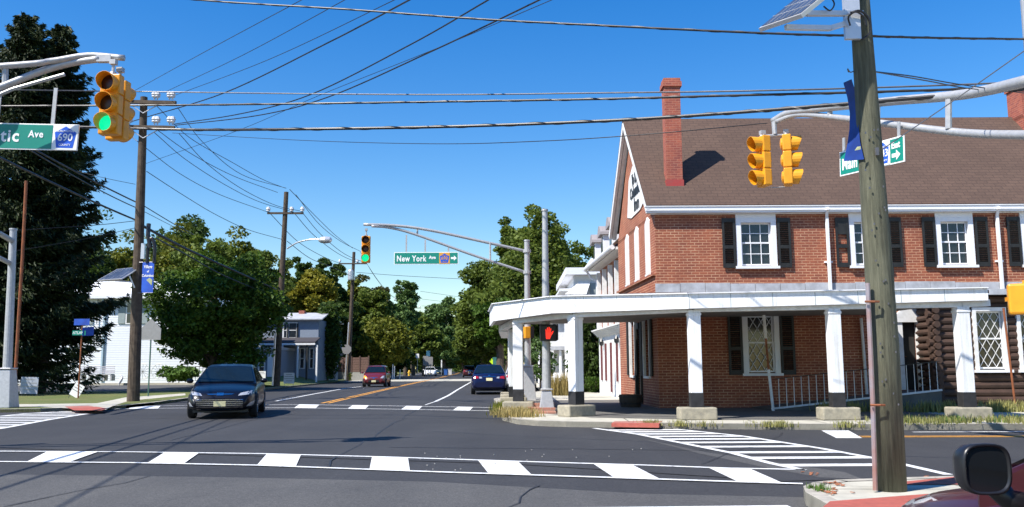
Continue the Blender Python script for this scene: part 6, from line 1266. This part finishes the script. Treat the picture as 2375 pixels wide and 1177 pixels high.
postsign('street_name_post', 'teal sign between the two yellow green crossing signs', 1149, 79, .1, 829, .45, .65, 'rect', mat('teal_sign', (.04, .16, .15), .5)); postsign('small_white_sign', 'small white regulatory sign above the blue sedan roof', 1130, 92, .1, 834, .38, .5, 'rect', WSIGN)
postsign('marker_post', 'white marker post in front of the dark trees', 1024, 150, .1, 835, .2, 1.3, 'rect', WSIGN); postsign('mailbox_post', 'white post with a grey box by the crossing signs', 1164, 76, .1, 828, .35, .25, 'rect', SIGNBACK, WHITEW)
# street name post on the left verge
t_, x, zc = postsign('street_name_post', 'brown post with a blue and a green street name plate on the left verge', 184, 38.6, .1, 740, .68, .28, 'rect', BANNER, RUST); MB().slab([(x-.36, 38.55, zc-.58), (x+.22, 38.55, zc-.58), (x+.22, 38.55, zc-.38), (x-.36, 38.55, zc-.38)], .01).build('green_plate', GREENS, t_); text('ATLAN', .17, LETTER, t_, (-.1, -.06, zc-.48-.1), sx=.9)
MB().slab([(x+.1, 38.5, zc-.62), (x+.4, 38.9, zc-.58), (x+.4, 38.9, zc-.2), (x+.1, 38.5, zc-.25)], .01).build('side_plate', BANNER, t_)
def yard(label, px, pyb, w_, h_, Y, lean=0, lines=4, lift=.15):
    b = at(px, pyb, Y); t = thing('yard_sign', label, 'sign', (b.x, Y, b.z-lift), None); t.rotation_euler = (0, lean, 0); MB().bb((-w_/2, -.01, lift), (w_/2, .01, lift+h_)).build('board', WSIGN, t, world=False)
    for xx in (-w_*.4, w_*.4): MB().tube([(xx, .02, -.1), (xx, .02, lift+h_)], .012, 5).build('stake', CABLEG, t, world=False)
    l = MB()
    for k in range(lines): ww = w_*(.3+.12*((k*7) % 3)); l.bb((-ww, -.014, lift+h_*(.85-.2*k)-.02), (ww, -.0115, lift+h_*(.85-.2*k)+.015))
    l.build('print', SIGNBACK, t, world=False); return t
yb_ = yard('white real estate board with grey print on the grass beside the rusty pole', 66, 914, .84, .8, 42.5, .03); yb_.children[0].data.materials[0] = mat('shaded_white_board', (.34, .36, .42), .6)  # white board greyed so its colour carries the shade it stands in
yard('crooked fallen white sign leaning on the left verge', 163, 918, .45, .6, 39.5, .5, 3, .3); yard('white yard sign with small print by the foot of the lamp pole', 670, 890, .72, .72, 60, 0, 4, .12); yard('plain white yard sign just behind the navy sedan roof', 607, 879, .55, .55, 64, 0, 2, .1)
# planter bench, barrel, statue, wheel hoops
def ground_z(Y): return .44+(Y-57.5)*.046
by = 60.5; bx0, bx1 = at(178, 860, by).x, at(262, 860, by).x; gz = ground_z(by)
bn_ = thing('garden_bench', 'long weathered white slatted bench against the white house', 'bench', ((bx0+bx1)/2, by, gz))
MB().bb((bx0, by-.3, gz+.38), (bx1, by+.3, gz+.44)).build('seat', mat('grey_white_bench', (.42, .41, .44), .7), bn_); BM = MATS['grey_white_bench']
bb_ = MB()
for z in (.5, .62, .76, .9): bb_.bb((bx0, by+.26, gz+z), (bx1, by+.3, gz+z+.08))
bb_.build('backrest', BM, bn_)
for k in range(6): xx = bx0+(bx1-bx0)*k/5; MB().bb((xx-.05, by-.28, gz), (xx+.05, by+.28, gz+.38)).build('leg', BM, bn_)
q = at(136, 880, 59.5); br_ = thing('planter_barrel', 'small dark planter barrel under the spruce in front of the white house', 'planter', (q.x, 59.5, ground_z(59.5))); MB().lathe([(.28, 0), (.33, .3), (.32, .68), (.27, .68), (.26, .6)], 12, (q.x, 59.5, ground_z(59.5))).build('barrel', mat('dark_plastic', (.03, .03, .035), .6), br_); MB().lathe([(.26, .6), (.1, .62)], 12, (q.x, 59.5, ground_z(59.5))).build('soil', BARK, br_)
q = at(277, 893, 57.0); st_ = MB(); zz = q.z; st_.tube(spline([(q.x-.05, 57, zz-.05), (q.x, 57, zz+.12), (q.x+.08, 57, zz+.3), (q.x+.16, 57, zz+.46), (q.x+.1, 57, zz+.58), (q.x+.04, 57, zz+.66)], 4), [.03, .035, .04, .06, .08, .09, .1, .11, .11, .1, .09, .08, .07, .06, .05, .045, .05, .05, .04, .03, .015], 8); tag(st_.build('heron_statue', WHITE, origin=(q.x, 57, zz), smooth=True), 'little white bird statue on the lawn left of the left pole', 'statue')
for px, w_ in ((331, 'white garden wheel hoop against the siding, left one'), (368, 'white garden wheel hoop against the siding beside the hosta bed')):
    q = at(px, 868, 62); hp = thing('garden_hoop', w_, 'garden ornament', (q.x, 62, ground_z(62)), 'garden hoops'); R_ = .52; cz_ = ground_z(62)+R_; MB().tube([(q.x+R_*math.cos(a), 62, cz_+R_*math.sin(a)) for a in np.linspace(0, 2*PI, 25)], .03, 6).build('hoop', WHITEW, hp)
    sp_ = MB()
    for k in range(6): a = k*PI/6; sp_.beam((q.x-R_*math.cos(a), 62, cz_-R_*math.sin(a)), (q.x+R_*math.cos(a), 62, cz_+R_*math.sin(a)), .015, .015)
    sp_.build('spokes', CABLEG, hp)
# railing steps piece behind the hosta
q = at(470, 870, 61.5); rl = thing('porch_railing', 'short black railing at the right end of the white house', 'railing', (q.x, 61.5, .5))
for k in range(6): MB().tube([(q.x-.5+k*.25, 61.5, .5), (q.x-.5+k*.25, 61.5, 1.5)], .018, 5).build('baluster', BLACK, rl)
MB().tube([(q.x-.5, 61.5, 1.5), (q.x+.75, 61.5, 1.5)], .03, 6).build('hand_rail', BLACK, rl)
# hydrants, stumps, bins
HYD = mat('hydrant_yellow', (.7, .42, .03), .5)
def hydrant(label, px, Y, s_=1.0):
    x = at(px, 870, Y).x; t = thing('fire_hydrant', label, 'fire hydrant', (x, Y, .1)); b = MB(); b.lathe([(.17*s_, .1), (.17*s_, .16), (.12*s_, .18), (.12*s_, .58*s_), (.15*s_, .6*s_), (.15*s_, .64*s_), (.1*s_, .74*s_), (.03*s_, .8*s_)], 12, (x, Y, 0)); b.build('barrel', HYD, t)
    MB().tube([(x-.22*s_, Y, .48*s_), (x+.22*s_, Y, .48*s_)], .055*s_, 8).build('outlet', HYD, t); MB().tube([(x, Y-.22*s_, .42*s_), (x, Y, .42*s_)], .07*s_, 8).build('outlet', HYD, t)
hydrant('yellow fire hydrant at the foot of the transformer pole', 812, 90, 1.15); hydrant('farther yellow fire hydrant on the grass left of the white sedan', 949, 136, 1.2)
for px, y, h_, lab in ((910, 102, 1.7, 'left one of two pale bare stems by the road under the spreading evergreen'), (914, 102, 1.5, 'right one of two pale bare stems by the road under the spreading evergreen'), (927, 104, 1.1, 'short pale bare stem right of the pair')): x = at(px, 870, y).x; tag(MB().tube([(x, y, .05), (x+.05, y, .05+h_)], [.09, .05], 7).build('bare_stem', WHITEW, origin=(x, y, .05)), lab, 'stem')
for px, c_, lab in ((1034, 'recycling_blue', 'small blue recycling bin by the far kerb'), (1044, 'bin_white', 'small white bin beside the blue recycling bin')):
    m_ = mat(c_, (.03, .12, .4) if 'blue' in c_ else (.6, .6, .6), .5); x = at(px, 860, 150).x; b_ = thing('bin', lab, 'bin', (x, 150, .1)); MB().add([(x-.25, 149.75, .1), (x+.25, 149.75, .1), (x+.25, 150.25, .1), (x-.25, 150.25, .1), (x-.32, 149.7, 1), (x+.32, 149.7, 1), (x+.32, 150.3, 1), (x-.32, 150.3, 1)], [(3, 2, 1, 0), (4, 5, 6, 7), (0, 1, 5, 4), (1, 2, 6, 5), (2, 3, 7, 6), (3, 0, 4, 7)]).build('body', m_, b_); MB().bb((x-.34, 149.66, 1.003), (x+.34, 150.34, 1.08)).build('lid', m_, b_)
